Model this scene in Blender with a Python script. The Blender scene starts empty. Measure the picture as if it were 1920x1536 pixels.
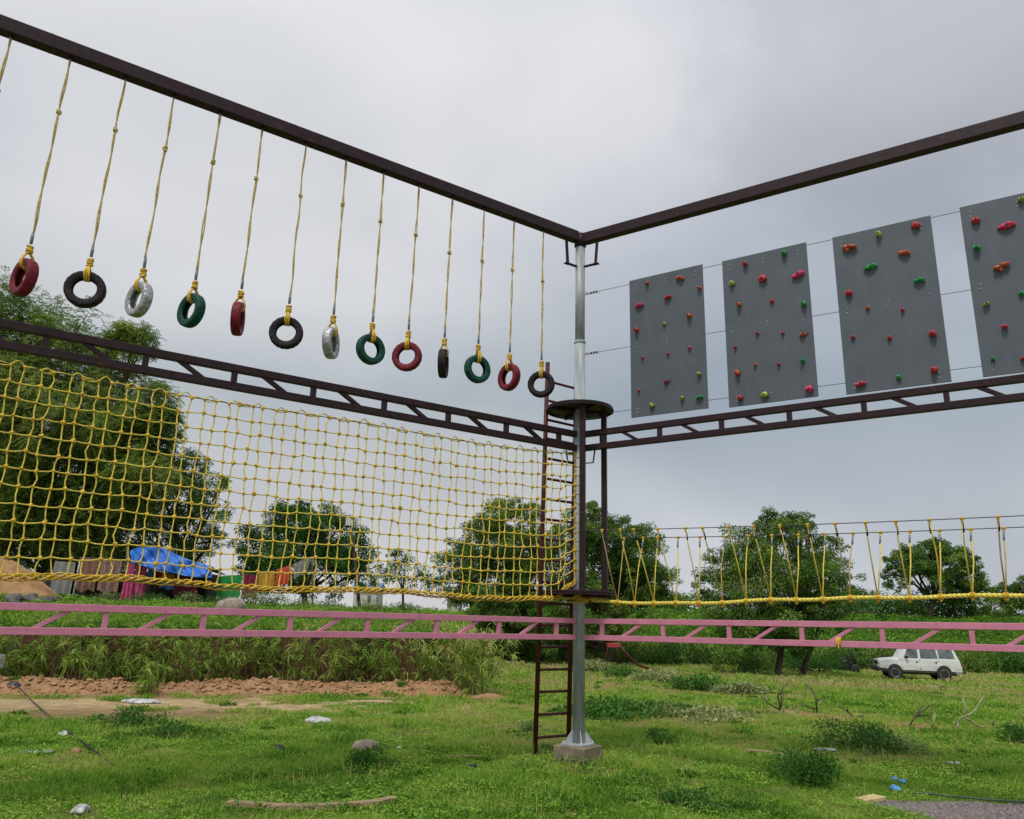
import bpy, math, random
import numpy as np
from mathutils import Vector, Matrix

rng = np.random.default_rng(7)
random.seed(7)
scn = bpy.context.scene
COL = scn.collection

# ------------------------------------------------------------------ measuring
F, PIT, ROL, H = 1448.0, math.radians(15.114), math.radians(1.539), 1.939
AL, AR, PX, PY = math.radians(213.934), math.radians(-33.773), 1.091, 12.0
DL = np.array([math.cos(AL), math.sin(AL), 0.0])
DR = np.array([math.cos(AR), math.sin(AR), 0.0])
NL = np.array([DL[1], -DL[0], 0.0]); NL = NL if NL[1] > 0 else -NL
NR = np.array([DR[1], -DR[0], 0.0]); NR = NR if NR[1] > 0 else -NR
P0 = np.array([PX, PY, 0.0])
Z = np.array([0.0, 0.0, 1.0])


def ray(x, y):
    cr, sr = math.cos(ROL), math.sin(ROL)
    X, Y = x - 960, y - 768
    a = cr * X + sr * Y
    b = -sr * X + cr * Y
    c, s = math.cos(PIT), math.sin(PIT)
    u = -b / F
    return np.array([a / F, c - u * s, s + u * c])


def at(x, y, Y):                    # the world point seen at a photo pixel, Y metres away
    r = ray(x, y)
    return r * (Y / r[1]) + np.array([0, 0, H])


def wall(x, y, d, n, off=0.0):      # photo pixel -> (distance along a wall plane, height)
    r = ray(x, y)
    B = P0 + n * off
    s = (B[:2] @ n[:2]) / (r[:2] @ n[:2])
    P = r * s
    return float((P[:2] - P0[:2]) @ d[:2]), float(P[2] + H)


def LP(t, z, off=0.0):
    return P0 + DL * t + NL * off + Z * z


def RP(t, z, off=0.0):
    return P0 + DR * t + NR * off + Z * z


# ------------------------------------------------------------------ noise and terrain
_T = np.random.default_rng(3).random((256, 256))


def vnoise(x, y, s=1.0, seed=0):
    x = np.asarray(x, float) * s + seed * 17.3
    y = np.asarray(y, float) * s + seed * 31.7
    xi, yi = np.floor(x).astype(int), np.floor(y).astype(int)
    fx, fy = x - xi, y - yi
    fx, fy = fx * fx * (3 - 2 * fx), fy * fy * (3 - 2 * fy)
    g = lambda a, b: _T[a & 255, b & 255]
    return (g(xi, yi) * (1 - fx) + g(xi + 1, yi) * fx) * (1 - fy) + (g(xi, yi + 1) * (1 - fx) + g(xi + 1, yi + 1) * fx) * fy


def fbm(x, y, s=1.0, seed=0, o=4):
    v, a, t = 0, 1, 0
    for i in range(o):
        v = v + a * vnoise(x, y, s * 2 ** i, seed + i * 3)
        t += a
        a *= 0.55
    return v / t


def sst(a, b, x):
    t = np.clip((np.asarray(x, float) - a) / (b - a), 0, 1)
    return t * t * (3 - 2 * t)


def bank_v(x, y):                   # distance behind the foot line of the terrace
    return (np.asarray(y, float) - (18.6 + 0.287 * (np.asarray(x, float) + 11.4))) / 1.04


def terr_mask(x, y):                # 1 on the terrace side, 0 right of its end
    edge = -0.75 - 0.045 * (np.asarray(y, float) - 21) + 0.5 * (vnoise(x, y, 0.7, 5) - 0.5)
    return 1 - sst(-0.7, 0.5, np.asarray(x, float) - edge)


def G(x, y):
    x = np.asarray(x, float); y = np.asarray(y, float)
    base = -0.0225 * np.clip(y - 17.5, 0, 38) * sst(-6, 2, x)
    base = base + (fbm(x, y, 0.35, 1) - 0.5) * 0.10 * sst(6, 10, y) + (fbm(x, y, 2.2, 2, 3) - 0.5) * 0.035
    v = bank_v(x, y)
    m = terr_mask(x, y)
    ridge = 0.30 * np.exp(-((v - 0.15) / 0.55) ** 2) * (0.45 + 1.0 * fbm(x, y, 1.1, 9, 3)) * (1 - sst(-1.6, -0.4, x)) 
    ridge = ridge + 0.16 * np.exp(-((x + 0.35) / 0.45) ** 2 - ((y - 20.6) / 0.3) ** 2)
    ridge = ridge + 0.10 * (fbm(x, y, 5.0, 12, 3) - 0.5) * np.exp(-((v - 0.1) / 0.8) ** 2) * (1 - sst(-1.2, 0, x))
    rise = 1.35 * sst(1.9, 2.5, v + 0.5 * (fbm(x, y, 0.9, 4) - 0.5)) + 0.72 * sst(2.4, 8.5, v) + 0.25 * (fbm(x, y, 0.5, 6) - 0.5) * sst(2.4, 5, v)
    left = base + ridge + rise * m
    far = 1.9 * sst(54.5, 57.0, y + 1.5 * (vnoise(x, y, 0.25, 7) - 0.5)) + 1.75 * sst(57, 66, y) + 0.3 * (fbm(x, y, 0.2, 8) - 0.5) * sst(54, 60, y)
    return left + np.where(m > 0.0, far * (1 - m) * 1.0 + 0.3 * m * sst(54, 66, y), far)


def gz(x, y):
    return float(G(np.array([x]), np.array([y]))[0])


def gp(px, py):                     # where the view ray through a photo pixel meets the ground
    r = ray(px, py)
    r = r / r[1]
    Y = 6.0
    while Y < 90:
        if r[2] * Y + H < gz(r[0] * Y, Y):
            break
        Y += 0.05
    return np.array([r[0] * Y, Y, gz(r[0] * Y, Y)])


# ------------------------------------------------------------------ materials
def mat(name, c1, c2=None, scale=8.0, rough=0.6, bump=0.0, metal=0.0, detail=4.0, lo=0.35, hi=0.65, bscale=None, spec=0.5, bdist=0.01, stretch=None, spots=None):
    m = bpy.data.materials.new(name)
    m.use_nodes = True
    nt = m.node_tree
    b = nt.nodes['Principled BSDF']
    b.inputs['Roughness'].default_value = rough
    b.inputs['Metallic'].default_value = metal
    b.inputs['Specular IOR Level'].default_value = spec
    tc = nt.nodes.new('ShaderNodeTexCoord')
    src = tc.outputs['Object']
    if stretch:
        mp = nt.nodes.new('ShaderNodeMapping'); mp.inputs['Scale'].default_value = stretch
        nt.links.new(src, mp.inputs['Vector']); src = mp.outputs['Vector']
    n = nt.nodes.new('ShaderNodeTexNoise')
    n.inputs['Scale'].default_value = scale; n.inputs['Detail'].default_value = detail
    nt.links.new(src, n.inputs['Vector'])
    r = nt.nodes.new('ShaderNodeValToRGB')
    c2 = c2 or tuple(v * 0.75 for v in c1)
    r.color_ramp.elements[0].position = lo; r.color_ramp.elements[0].color = (*c2, 1)
    r.color_ramp.elements[1].position = hi; r.color_ramp.elements[1].color = (*c1, 1)
    nt.links.new(n.outputs['Fac'], r.inputs['Fac'])
    cout = r.outputs['Color']
    for sc_, thr, w_, col_, st3 in (spots or []):       # stains and worn patches: (scale, threshold, softness, colour, stretch)
        v = nt.nodes.new('ShaderNodeMapping'); v.inputs['Scale'].default_value = st3
        nt.links.new(tc.outputs['Object'], v.inputs['Vector'])
        n3 = nt.nodes.new('ShaderNodeTexNoise'); n3.inputs['Scale'].default_value = sc_; n3.inputs['Detail'].default_value = 8; n3.inputs['Roughness'].default_value = .65
        nt.links.new(v.outputs['Vector'], n3.inputs['Vector'])
        mr = nt.nodes.new('ShaderNodeMapRange'); mr.inputs['From Min'].default_value = thr; mr.inputs['From Max'].default_value = thr + w_
        nt.links.new(n3.outputs['Fac'], mr.inputs['Value'])
        m_ = nt.nodes.new('ShaderNodeMix'); m_.data_type = 'RGBA'
        nt.links.new(mr.outputs[0], m_.inputs[0]); nt.links.new(cout, m_.inputs[6]); m_.inputs[7].default_value = (*col_, 1)
        cout = m_.outputs[2]
    nt.links.new(cout, b.inputs['Base Color'])
    if bump:
        n2 = nt.nodes.new('ShaderNodeTexNoise'); n2.inputs['Scale'].default_value = bscale or scale * 3; n2.inputs['Detail'].default_value = 5
        nt.links.new(src, n2.inputs['Vector'])
        bp = nt.nodes.new('ShaderNodeBump'); bp.inputs['Strength'].default_value = bump; bp.inputs['Distance'].default_value = bdist
        nt.links.new(n2.outputs['Fac'], bp.inputs['Height'])
        nt.links.new(bp.outputs['Normal'], b.inputs['Normal'])
    return m


def leafmat(name, stops, rough=0.6, trans=0.25, spec=0.12):
    """colour by the per-leaf attribute 'tone' (0..1): leaf age and kind, not light"""
    m = bpy.data.materials.new(name)
    m.use_nodes = True
    nt = m.node_tree
    b = nt.nodes['Principled BSDF']
    b.inputs['Roughness'].default_value = rough
    b.inputs['Specular IOR Level'].default_value = spec
    a = nt.nodes.new('ShaderNodeAttribute'); a.attribute_name = 'tone'
    r = nt.nodes.new('ShaderNodeValToRGB')
    while len(r.color_ramp.elements) < len(stops):
        r.color_ramp.elements.new(0.5)
    for e, (p, c) in zip(r.color_ramp.elements, stops):
        e.position = p; e.color = (*c, 1)
    nt.links.new(a.outputs['Fac'], r.inputs['Fac'])
    nt.links.new(r.outputs['Color'], b.inputs['Base Color'])
    if trans:
        t = nt.nodes.new('ShaderNodeBsdfTranslucent')
        nt.links.new(r.outputs['Color'], t.inputs['Color'])
        mx = nt.nodes.new('ShaderNodeMixShader'); mx.inputs[0].default_value = trans
        nt.links.new(b.outputs[0], mx.inputs[1]); nt.links.new(t.outputs[0], mx.inputs[2])
        nt.links.new(mx.outputs[0], nt.nodes['Material Output'].inputs['Surface'])
    return m


M = {}
M['brown'] = mat('dark_maroon_paint', (.034, .0155, .0185), (.021, .010, .012), 14, 0.5, 0.25, spots=[(9, .62, .05, (.075, .030, .022), (1, 1, 1)), (30, .66, .03, (.012, .009, .010), (1, 1, 1))], spec=0.22, bscale=60, bdist=.002)
M['maroon'] = mat('red_oxide_paint', (.105, .020, .018), (.055, .014, .013), 9, 0.5, 0.3, spec=.3, bscale=50, bdist=.002)
M['pink'] = mat('pink_paint', (.62, .225, .335), (.54, .185, .285), 7, 0.5, 0.2, spots=[(22, .64, .05, (.30, .10, .12), (1, 1, 1)), (6, .60, .12, (.50, .22, .29), (1, 1, 2))], bscale=50, bdist=.002)
M['galv'] = mat('galvanised_steel', (.44, .47, .48), (.27, .30, .31), 6, 0.55, 0.2, metal=0.15, spec=.3, stretch=(3, 3, .35), bdist=.002)
M['steel'] = mat('steel_wire', (.10, .105, .11), (.05, .05, .055), 30, 0.45, metal=0.5)
M['concrete'] = mat('weathered_concrete', (.27, .22, .15), (.13, .105, .07), 6, 0.95, 0.8, detail=8, bscale=30, bdist=.01)
M['rope'] = mat('yellow_rope', (.84, .70, .12), (.62, .49, .08), 30, 0.8, 0.7, bscale=160, bdist=.004)
M['rope_dusty'] = mat('dusty_yellow_rope', (.60, .46, .11), (.36, .29, .13), 8, 0.85, 0.6, bscale=160, bdist=.003, stretch=(1, 1, 2.5))
M['rope_orange'] = mat('deep_yellow_rope', (.78, .53, .05), (.52, .31, .025), 30, 0.8, 0.7, bscale=160, bdist=.004)
M['tape'] = mat('grey_blue_tape', (.24, .27, .33), (.13, .15, .19), 30, 0.6)
M['t_red'] = mat('worn_red_tyre_paint', (.23, .014, .028), (.09, .010, .016), 14, 0.55, 0.5, bscale=50, detail=6, spec=.22, spots=[(26, .58, .04, (.05, .02, .022), (1, 1, 1)), (60, .62, .04, (.05, .02, .022), (1, 1, 1))])
M['t_black'] = mat('black_tyre_rubber', (.020, .013, .015), (.010, .008, .010), 14, 0.62, 0.5, bscale=50, spec=.22, spots=[(26, .58, .04, (.05, .042, .04), (1, 1, 1)), (60, .62, .04, (.05, .042, .04), (1, 1, 1))])
M['t_green'] = mat('worn_green_tyre_paint', (.006, .085, .055), (.005, .036, .028), 14, 0.55, 0.5, bscale=50, detail=6, spec=.22, spots=[(26, .58, .04, (.02, .028, .026), (1, 1, 1)), (60, .62, .04, (.02, .028, .026), (1, 1, 1))])
M['t_silver'] = mat('worn_silver_tyre_paint', (.52, .53, .54), (.26, .27, .27), 16, 0.38, 0.9, metal=.4, bscale=40, detail=6, spots=[(26, .58, .04, (.12, .12, .11), (1, 1, 1)), (60, .62, .04, (.12, .12, .11), (1, 1, 1))])
M['board'] = mat('grey_board', (.082, .100, .120), (.068, .085, .103), 3, 0.62, 0.25, detail=9, bscale=200, bdist=.001, spots=[(3.2, .54, .22, (.094, .111, .129), (3, 3, .6)), (24, .68, .04, (.15, .155, .16), (1, 1, 1)), (2.0, .58, .14, (.076, .090, .105), (3, 3, .5))])
M['board_edge'] = mat('plywood_edge', (.10, .085, .07), None, 30, 0.8)
M['hred'] = mat('red_resin', (.62, .035, .045), (.48, .025, .035), 20, 0.55, 0.3)
M['hpink'] = mat('pink_resin', (.72, .045, .14), (.58, .035, .10), 20, 0.55, 0.3)
M['horange'] = mat('orange_resin', (.70, .13, .035), (.55, .09, .03), 20, 0.55, 0.3)
M['hgreen'] = mat('green_resin', (.020, .36, .085), (.015, .26, .06), 20, 0.55, 0.3)
M['hlime'] = mat('lime_resin', (.42, .56, .07), (.32, .44, .05), 20, 0.55, 0.3)
M['hdark'] = mat('bolt_recess', (.02, .018, .018), None, 20, 0.7)
M['bolt'] = mat('zinc_bolt', (.75, .76, .78), (.6, .6, .62), 20, 0.35, metal=.4)
M['bark'] = mat('tree_bark', (.120, .078, .052), (.045, .030, .021), 5, 0.95, 0.9, bscale=14, bdist=.03, stretch=(1, 1, .3))
M['bark_pale'] = mat('pale_bark', (.36, .36, .22), (.20, .20, .11), 12, 0.9, 0.5)
M['bark_green'] = mat('dead_twig_bark', (.13, .115, .06), (.05, .04, .025), 12, 0.9, 0.5)
M['cane'] = mat('bamboo_cane', (.26, .22, .08), (.13, .11, .04), 9, 0.7, stretch=(1, 1, .2))
M['white'] = mat('white_car_paint', (.72, .73, .72), (.64, .65, .64), 2, 0.3, spec=.5, spots=[(3, .52, .2, (.50, .46, .38), (1, 1, 2.5))])
M['blacktrim'] = mat('black_plastic', (.025, .025, .026), None, 9, 0.55)
M['tyre'] = mat('car_tyre', (.022, .021, .020), (.035, .032, .028), 9, 0.85)
M['rimsteel'] = mat('wheel_rim', (.42, .42, .43), (.25, .25, .25), 9, 0.4, metal=.5)
M['glass'] = mat('tinted_glass', (.17, .20, .20), (.05, .065, .07), 2.2, 0.08, spec=.9, detail=2)
M['lamp'] = mat('headlight_glass', (.62, .62, .55), (.45, .45, .4), 20, 0.15, spec=.8)
M['redlamp'] = mat('tail_lamp', (.35, .02, .02), None, 20, 0.25)
M['wood'] = mat('weathered_plank', (.40, .29, .17), (.20, .14, .08), 6, 0.9, 0.7, bscale=20, stretch=(.5, 6, 6))
M['stone'] = mat('pale_stone', (.36, .29, .24), (.22, .18, .14), 6, 0.95, 0.7)
M['plastic'] = mat('dirty_white_plastic', (.60, .61, .61), (.24, .25, .23), 11, 0.5, 0.5)
M['bluebag'] = mat('blue_plastic', (.10, .30, .62), (.05, .18, .42), 9, 0.45, 0.4)
M['tarp'] = mat('blue_tarpaulin', (.030, .17, .60), (.016, .10, .40), 1.6, 0.42, 0.5, bscale=3, bdist=.05)
M['orange_earth'] = mat('orange_sand', (.42, .25, .115), (.24, .13, .06), 2.2, 0.97, 0.9, detail=9, bscale=6, bdist=.04)
M['blackthing'] = mat('black_scrap', (.012, .012, .014), None, 9, 0.5)


# ------------------------------------------------------------------ mesh helpers
class MB:
    def __init__(s):
        s.v = []; s.f = []; s.n = 0; s.sm = []

    def add(s, v, f, smooth=True):
        v = np.asarray(v, float)
        s.v.append(v)
        s.f += [tuple(int(i) + s.n for i in q) for q in f]
        s.sm += [smooth] * len(f)
        s.n += len(v)
        return s

    def tube(s, pts, r, k=6, cap=True, smooth=True, spin=0.0):
        pts = np.asarray(pts, float)
        n = len(pts)
        r = np.broadcast_to(np.asarray(r, float), (n,))
        t = np.gradient(pts, axis=0)
        t /= np.linalg.norm(t, axis=1)[:, None] + 1e-12
        a = np.cross(t[0], Z)
        if np.linalg.norm(a) < 0.1:
            a = np.cross(t[0], np.array([1.0, 0, 0]))
        a /= np.linalg.norm(a)
        V = []
        ang = np.arange(k) * 2 * math.pi / k + spin
        for i in range(n):
            a = a - t[i] * (a @ t[i]); a /= np.linalg.norm(a) + 1e-12
            b = np.cross(t[i], a)
            V.append(pts[i] + r[i] * (np.cos(ang)[:, None] * a + np.sin(ang)[:, None] * b))
        V = np.concatenate(V)
        f = []
        for i in range(n - 1):
            for j in range(k):
                j2 = (j + 1) % k
                f.append((i * k + j, i * k + j2, (i + 1) * k + j2, (i + 1) * k + j))
        if cap:
            f.append(tuple(range(k - 1, -1, -1)))
            f.append(tuple((n - 1) * k + j for j in range(k)))
        return s.add(V, f, smooth)

    def bar(s, a, b, w, h, up=Z):       # rectangular bar from a to b; h along up, w sideways
        a = np.asarray(a, float); b = np.asarray(b, float)
        t = (b - a) / np.linalg.norm(b - a)
        up = np.asarray(up, float)
        u = up - t * (up @ t); u /= np.linalg.norm(u)
        r = np.cross(t, u)
        V = []
        for p in (a, b):
            for x, y in ((-1, -1), (1, -1), (1, 1), (-1, 1)):
                V.append(p + r * x * w / 2 + u * y * h / 2)
        return s.add(V, [(3, 2, 1, 0), (4, 5, 6, 7), (0, 1, 5, 4), (1, 2, 6, 5), (2, 3, 7, 6), (3, 0, 4, 7)], False)

    def lathe(s, prof, k=24, c=(0, 0, 0), axis=2, closed=False, smooth=True):
        prof = np.asarray(prof, float)   # (r, h)
        n = len(prof)
        ang = np.arange(k) * 2 * math.pi / k
        V = np.zeros((n, k, 3))
        V[:, :, 0] = prof[:, 0:1] * np.cos(ang)
        V[:, :, 1] = prof[:, 0:1] * np.sin(ang)
        V[:, :, 2] = prof[:, 1:2]
        V = V.reshape(-1, 3)
        if axis == 0: V = V[:, [2, 0, 1]]
        if axis == 1: V = V[:, [1, 2, 0]]
        f = []
        for i in range(n if closed else n - 1):
            i2 = (i + 1) % n
            for j in range(k):
                j2 = (j + 1) % k
                f.append((i * k + j, i * k + j2, i2 * k + j2, i2 * k + j))
        if not closed:
            f.append(tuple(range(k - 1, -1, -1))); f.append(tuple((n - 1) * k + j for j in range(k)))
        return s.add(V + np.asarray(c, float), f, smooth)

    def blob(s, c, r, nu=12, nv=8, lump=0.15, seed=0, R=None, smooth=True):
        g = np.random.default_rng(seed)
        ph = g.random(6) * 6.28
        V = []
        for i in range(nv + 1):
            th = math.pi * i / nv
            for j in range(nu):
                p = 2 * math.pi * j / nu
                d = np.array([math.sin(th) * math.cos(p), math.sin(th) * math.sin(p), math.cos(th)])
                k = 1 + lump * (math.sin(3 * d[0] + ph[0]) * math.sin(4 * d[1] + ph[1]) + 0.6 * math.sin(6 * d[2] + 5 * d[0] + ph[2]) + 0.3 * math.sin(11 * d[1] + 9 * d[2] + ph[3]))
                V.append(d * k)
        V = np.array(V) * np.asarray(r, float)
        if R is not None:
            V = V @ np.asarray(R).T
        f = []
        for i in range(nv):
            for j in range(nu):
                j2 = (j + 1) % nu
                if i == 0: f.append((j, (i + 1) * nu + j, (i + 1) * nu + j2))
                elif i == nv - 1: f.append((i * nu + j, (i + 1) * nu + j, i * nu + j2))
                else: f.append((i * nu + j, (i + 1) * nu + j, (i + 1) * nu + j2, i * nu + j2))
        return s.add(V + np.asarray(c, float), f, smooth)

    def build(s, name, m, parent=None, bevel=0.0, loc=None):
        me = bpy.data.meshes.new(name)
        v = np.concatenate(s.v) if s.v else np.zeros((0, 3))
        if parent is not None and loc is None:
            v = v - woff(parent) if not parent.get('_rot') else v
        me.from_pydata(v.tolist(), [], s.f)
        me.polygons.foreach_set('use_smooth', s.sm)
        me.materials.append(m)
        me.update()
        o = bpy.data.objects.new(name, me)
        COL.objects.link(o)
        if parent is not None:
            o.parent = parent
        if bevel:
            b = o.modifiers.new('b', 'BEVEL'); b.width = bevel; b.segments = 2; b.limit_method = 'ANGLE'
        return o


def tag(o, label, cat, group=None, kind=None):
    if label: o['label'] = label
    if cat: o['category'] = cat
    if group: o['group'] = group
    if kind: o['kind'] = kind
    return o


def empty(name, loc, label, cat, group=None, local=False, rz=0.0):
    o = bpy.data.objects.new(name, None)
    o.empty_display_size = 0.1
    COL.objects.link(o)
    o.location = Vector([float(c) for c in loc])
    o.rotation_euler = (0, 0, rz)
    o.matrix_basis.translation
    tag(o, label, cat, group)
    if local or rz:
        o['_rot'] = 1
    return o


def one(mb, name, m, label, cat, group=None, bevel=0.0, kind=None):      # a thing that is one mesh, origin at its middle
    o = mb.build(name, m, None, bevel)
    me = o.data
    n = len(me.vertices)
    co = np.empty(n * 3); me.vertices.foreach_get('co', co); co = co.reshape(-1, 3)
    c = (co.min(0) + co.max(0)) / 2; c[2] = co[:, 2].min()
    me.vertices.foreach_set('co', (co - c).ravel()); me.update()
    o.location = c.tolist()
    return tag(o, label, cat, group, kind)


def quadmesh(name, V, tone, m, parent=None, nv=4, smooth=False):
    """V (N,nv,3) separate leaf faces, with a per-face tone"""
    V = np.asarray(V, np.float32)
    N = len(V)
    if parent is not None and not parent.get('_rot'):
        V = V - woff(parent).astype(np.float32)
    me = bpy.data.meshes.new(name)
    me.vertices.add(N * nv); me.loops.add(N * nv); me.polygons.add(N)
    me.vertices.foreach_set('co', V.ravel())
    me.loops.foreach_set('vertex_index', np.arange(N * nv, dtype=np.int32))
    me.polygons.foreach_set('loop_start', np.arange(0, N * nv, nv, dtype=np.int32))
    me.polygons.foreach_set('loop_total', np.full(N, nv, dtype=np.int32))
    a = me.attributes.new('tone', 'FLOAT', 'FACE')
    a.data.foreach_set('value', np.asarray(tone, np.float32))
    me.materials.append(m)
    me.update(calc_edges=True)
    o = bpy.data.objects.new(name, me)
    COL.objects.link(o)
    if parent is not None: o.parent = parent
    return o


def woff(p):
    v = np.zeros(3)
    while p is not None:
        v = v + np.array(p.location); p = p.parent
    return v


def unit(a):
    return a / (np.linalg.norm(a, axis=-1, keepdims=True) + 1e-9)


def leaves(c, d, ln, wd, droop=0.0, nrm=None):
    """diamond leaves at c pointing along d"""
    n = len(c)
    d = unit(d)
    if nrm is None: nrm = rng.normal(size=(n, 3)) * [0.7, 0.7, 0.7] + [0, 0, 0.9]
    s = unit(np.cross(d, nrm))
    ln = np.broadcast_to(ln, (n,))[:, None]; wd = np.broadcast_to(wd, (n,))[:, None]
    up = np.cross(s, d)
    tip = c + d * ln + np.array([0, 0, -1.0]) * droop * ln
    mid = c + d * ln * 0.45 + up * wd * 0.25
    return np.stack([c, mid + s * wd / 2, tip, mid - s * wd / 2], 1)


# ------------------------------------------------------------------ world, sun, camera
w = bpy.data.worlds.new('World'); scn.world = w; w.use_nodes = True
nt = w.node_tree; nt.nodes.clear()
out = nt.nodes.new('ShaderNodeOutputWorld'); bg = nt.nodes.new('ShaderNodeBackground')
bg.inputs['Strength'].default_value = 0.1
sky = nt.nodes.new('ShaderNodeTexSky'); sky.sky_type = 'NISHITA'; sky.sun_disc = False
SUN_EL, SUN_AZ = math.radians(58), math.radians(205)     # azimuth measured from +Y clockwise
sky.sun_elevation = SUN_EL; sky.sun_rotation = SUN_AZ
sky.air_density = 1.0; sky.dust_density = 2.0
tc = nt.nodes.new('ShaderNodeTexCoord')
mp = nt.nodes.new('ShaderNodeMapping'); mp.inputs['Scale'].default_value = (1.0, 1.0, 1.9); mp.inputs['Location'].default_value = (0.35, 0.2, 0.1)
nt.links.new(tc.outputs['Generated'], mp.inputs['Vector'])
n1 = nt.nodes.new('ShaderNodeTexNoise'); n1.inputs['Scale'].default_value = 2.1; n1.inputs['Detail'].default_value = 5; n1.inputs['Roughness'].default_value = .42; n1.inputs['Distortion'].default_value = .25
nt.links.new(mp.outputs[0], n1.inputs['Vector'])
sep = nt.nodes.new('ShaderNodeSeparateXYZ'); nt.links.new(tc.outputs['Generated'], sep.inputs[0])
rz = nt.nodes.new('ShaderNodeValToRGB')      # cloud layer by height above the horizon
K = 10.0
st = [(0.0, (.640, .635, .660)), (0.12, (.600, .606, .635)), (0.27, (.420, .465, .512)), (0.42, (.570, .588, .640)), (0.62, (.680, .690, .738)), (1.0, (.86, .88, .95))]
while len(rz.color_ramp.elements) < len(st): rz.color_ramp.elements.new(0.5)
for e, (p, c) in zip(rz.color_ramp.elements, st): e.position = p; e.color = (*c, 1)
nt.links.new(sep.outputs['Z'], rz.inputs['Fac'])
rn = nt.nodes.new('ShaderNodeValToRGB')
rn.color_ramp.elements[0].position = .32; rn.color_ramp.elements[0].color = (.80 * K, .825 * K, .85 * K, 1)
rn.color_ramp.elements[1].position = .68; rn.color_ramp.elements[1].color = (1.12 * K, 1.115 * K, 1.10 * K, 1)
nt.links.new(n1.outputs['Fac'], rn.inputs['Fac'])
mul = nt.nodes.new('ShaderNodeMix'); mul.data_type = 'RGBA'; mul.blend_type = 'MULTIPLY'; mul.inputs[0].default_value = 1
nt.links.new(rz.outputs[0], mul.inputs[6]); nt.links.new(rn.outputs[0], mul.inputs[7])
def cloud_patch(col_in, px_, py, r0, r1, tint, dist=.35):
    d_ = unit(ray(px_, py))
    nv = nt.nodes.new('ShaderNodeVectorMath'); nv.operation = 'DOT_PRODUCT'
    ad = nt.nodes.new('ShaderNodeVectorMath'); ad.operation = 'MULTIPLY_ADD'
    nn_ = nt.nodes.new('ShaderNodeTexNoise'); nn_.inputs['Scale'].default_value = 5.5; nn_.inputs['Detail'].default_value = 6
    nt.links.new(tc.outputs['Generated'], nn_.inputs['Vector'])
    nt.links.new(nn_.outputs['Color'], ad.inputs[0]); ad.inputs[1].default_value = (dist,) * 3
    sb = nt.nodes.new('ShaderNodeVectorMath'); sb.operation = 'SUBTRACT'; sb.inputs[1].default_value = (dist * .5,) * 3
    nt.links.new(tc.outputs['Generated'], sb.inputs[0]); nt.links.new(sb.outputs[0], ad.inputs[2])
    nrm_ = nt.nodes.new('ShaderNodeVectorMath'); nrm_.operation = 'NORMALIZE'; nt.links.new(ad.outputs[0], nrm_.inputs[0])
    nt.links.new(nrm_.outputs[0], nv.inputs[0]); nv.inputs[1].default_value = tuple(d_)
    mr = nt.nodes.new('ShaderNodeMapRange'); mr.interpolation_type = 'SMOOTHSTEP'
    mr.inputs['From Min'].default_value = math.cos(math.radians(r1)); mr.inputs['From Max'].default_value = math.cos(math.radians(r0))
    nt.links.new(nv.outputs['Value'], mr.inputs['Value'])
    m_ = nt.nodes.new('ShaderNodeMix'); m_.data_type = 'RGBA'; m_.blend_type = 'MULTIPLY'
    nt.links.new(mr.outputs[0], m_.inputs[0]); nt.links.new(col_in, m_.inputs[6]); m_.inputs[7].default_value = (*tint, 1)
    return m_.outputs[2]
skyc = cloud_patch(mul.outputs[2], 1660, 150, 2, 13, (.82, .825, .835))
skyc = cloud_patch(skyc, 1560, 860, 4, 26, (.92, .955, .985))
skyc = cloud_patch(skyc, 480, 60, 6, 34, (1.13, 1.12, 1.09))
skyc = cloud_patch(skyc, 300, 900, 6, 30, (1.10, 1.08, 1.06))
mx = nt.nodes.new('ShaderNodeMix'); mx.data_type = 'RGBA'; mx.inputs[0].default_value = 0.95
nt.links.new(sky.outputs[0], mx.inputs[6]); nt.links.new(skyc, mx.inputs[7])
nt.links.new(mx.outputs[2], bg.inputs['Color']); nt.links.new(bg.outputs[0], out.inputs['Surface'])

sl = bpy.data.lights.new('sun', 'SUN'); sl.energy = 2.1; sl.angle = math.radians(12); sl.color = (1, .95, .87)
so = bpy.data.objects.new('sun', sl); COL.objects.link(so)
sd = Vector((math.sin(SUN_AZ) * math.cos(SUN_EL), math.cos(SUN_AZ) * math.cos(SUN_EL), math.sin(SUN_EL)))
so.rotation_euler = sd.to_track_quat('Z', 'Y').to_euler(); so.location = (0, 0, 30)

cam = bpy.data.cameras.new('camera'); co_ = bpy.data.objects.new('camera', cam); COL.objects.link(co_)
cam.lens = F / 1920 * 36; cam.sensor_width = 36; cam.clip_end = 3000; cam.clip_start = 0.1
c_, s_ = math.cos(PIT), math.sin(PIT)
right = Vector((1, 0, 0)); up = Vector((0, -s_, c_)); fw = Vector((0, c_, s_))
cr, sr = math.cos(ROL), math.sin(ROL)
Rt = right * cr + up * sr; Up = right * -sr + up * cr
co_.matrix_world = Matrix(((Rt.x, Up.x, -fw.x, 0), (Rt.y, Up.y, -fw.y, 0), (Rt.z, Up.z, -fw.z, H), (0, 0, 0, 1)))
scn.camera = co_
scn.view_settings.view_transform = 'Standard'; scn.view_settings.look = 'None'
scn.view_settings.exposure = 0; scn.view_settings.gamma = 1
scn.render.engine = 'CYCLES'
scn.cycles.use_denoising = True
scn.cycles.max_bounces = 6; scn.cycles.seed = 3; scn.cycles.transparent_max_bounces = 4

# ------------------------------------------------------------------ ground
def spaced(a, b, s0, grow, centre=0.0):
    xs = [centre]; s = s0
    while xs[-1] < b:
        xs.append(xs[-1] + s)
        if xs[-1] - centre > 14: s *= grow
    ys = [centre]; s = s0
    while ys[-1] > a:
        ys.append(ys[-1] - s)
        if centre - ys[-1] > 14: s *= grow
    return np.array(sorted(set(xs + ys)))


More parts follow.
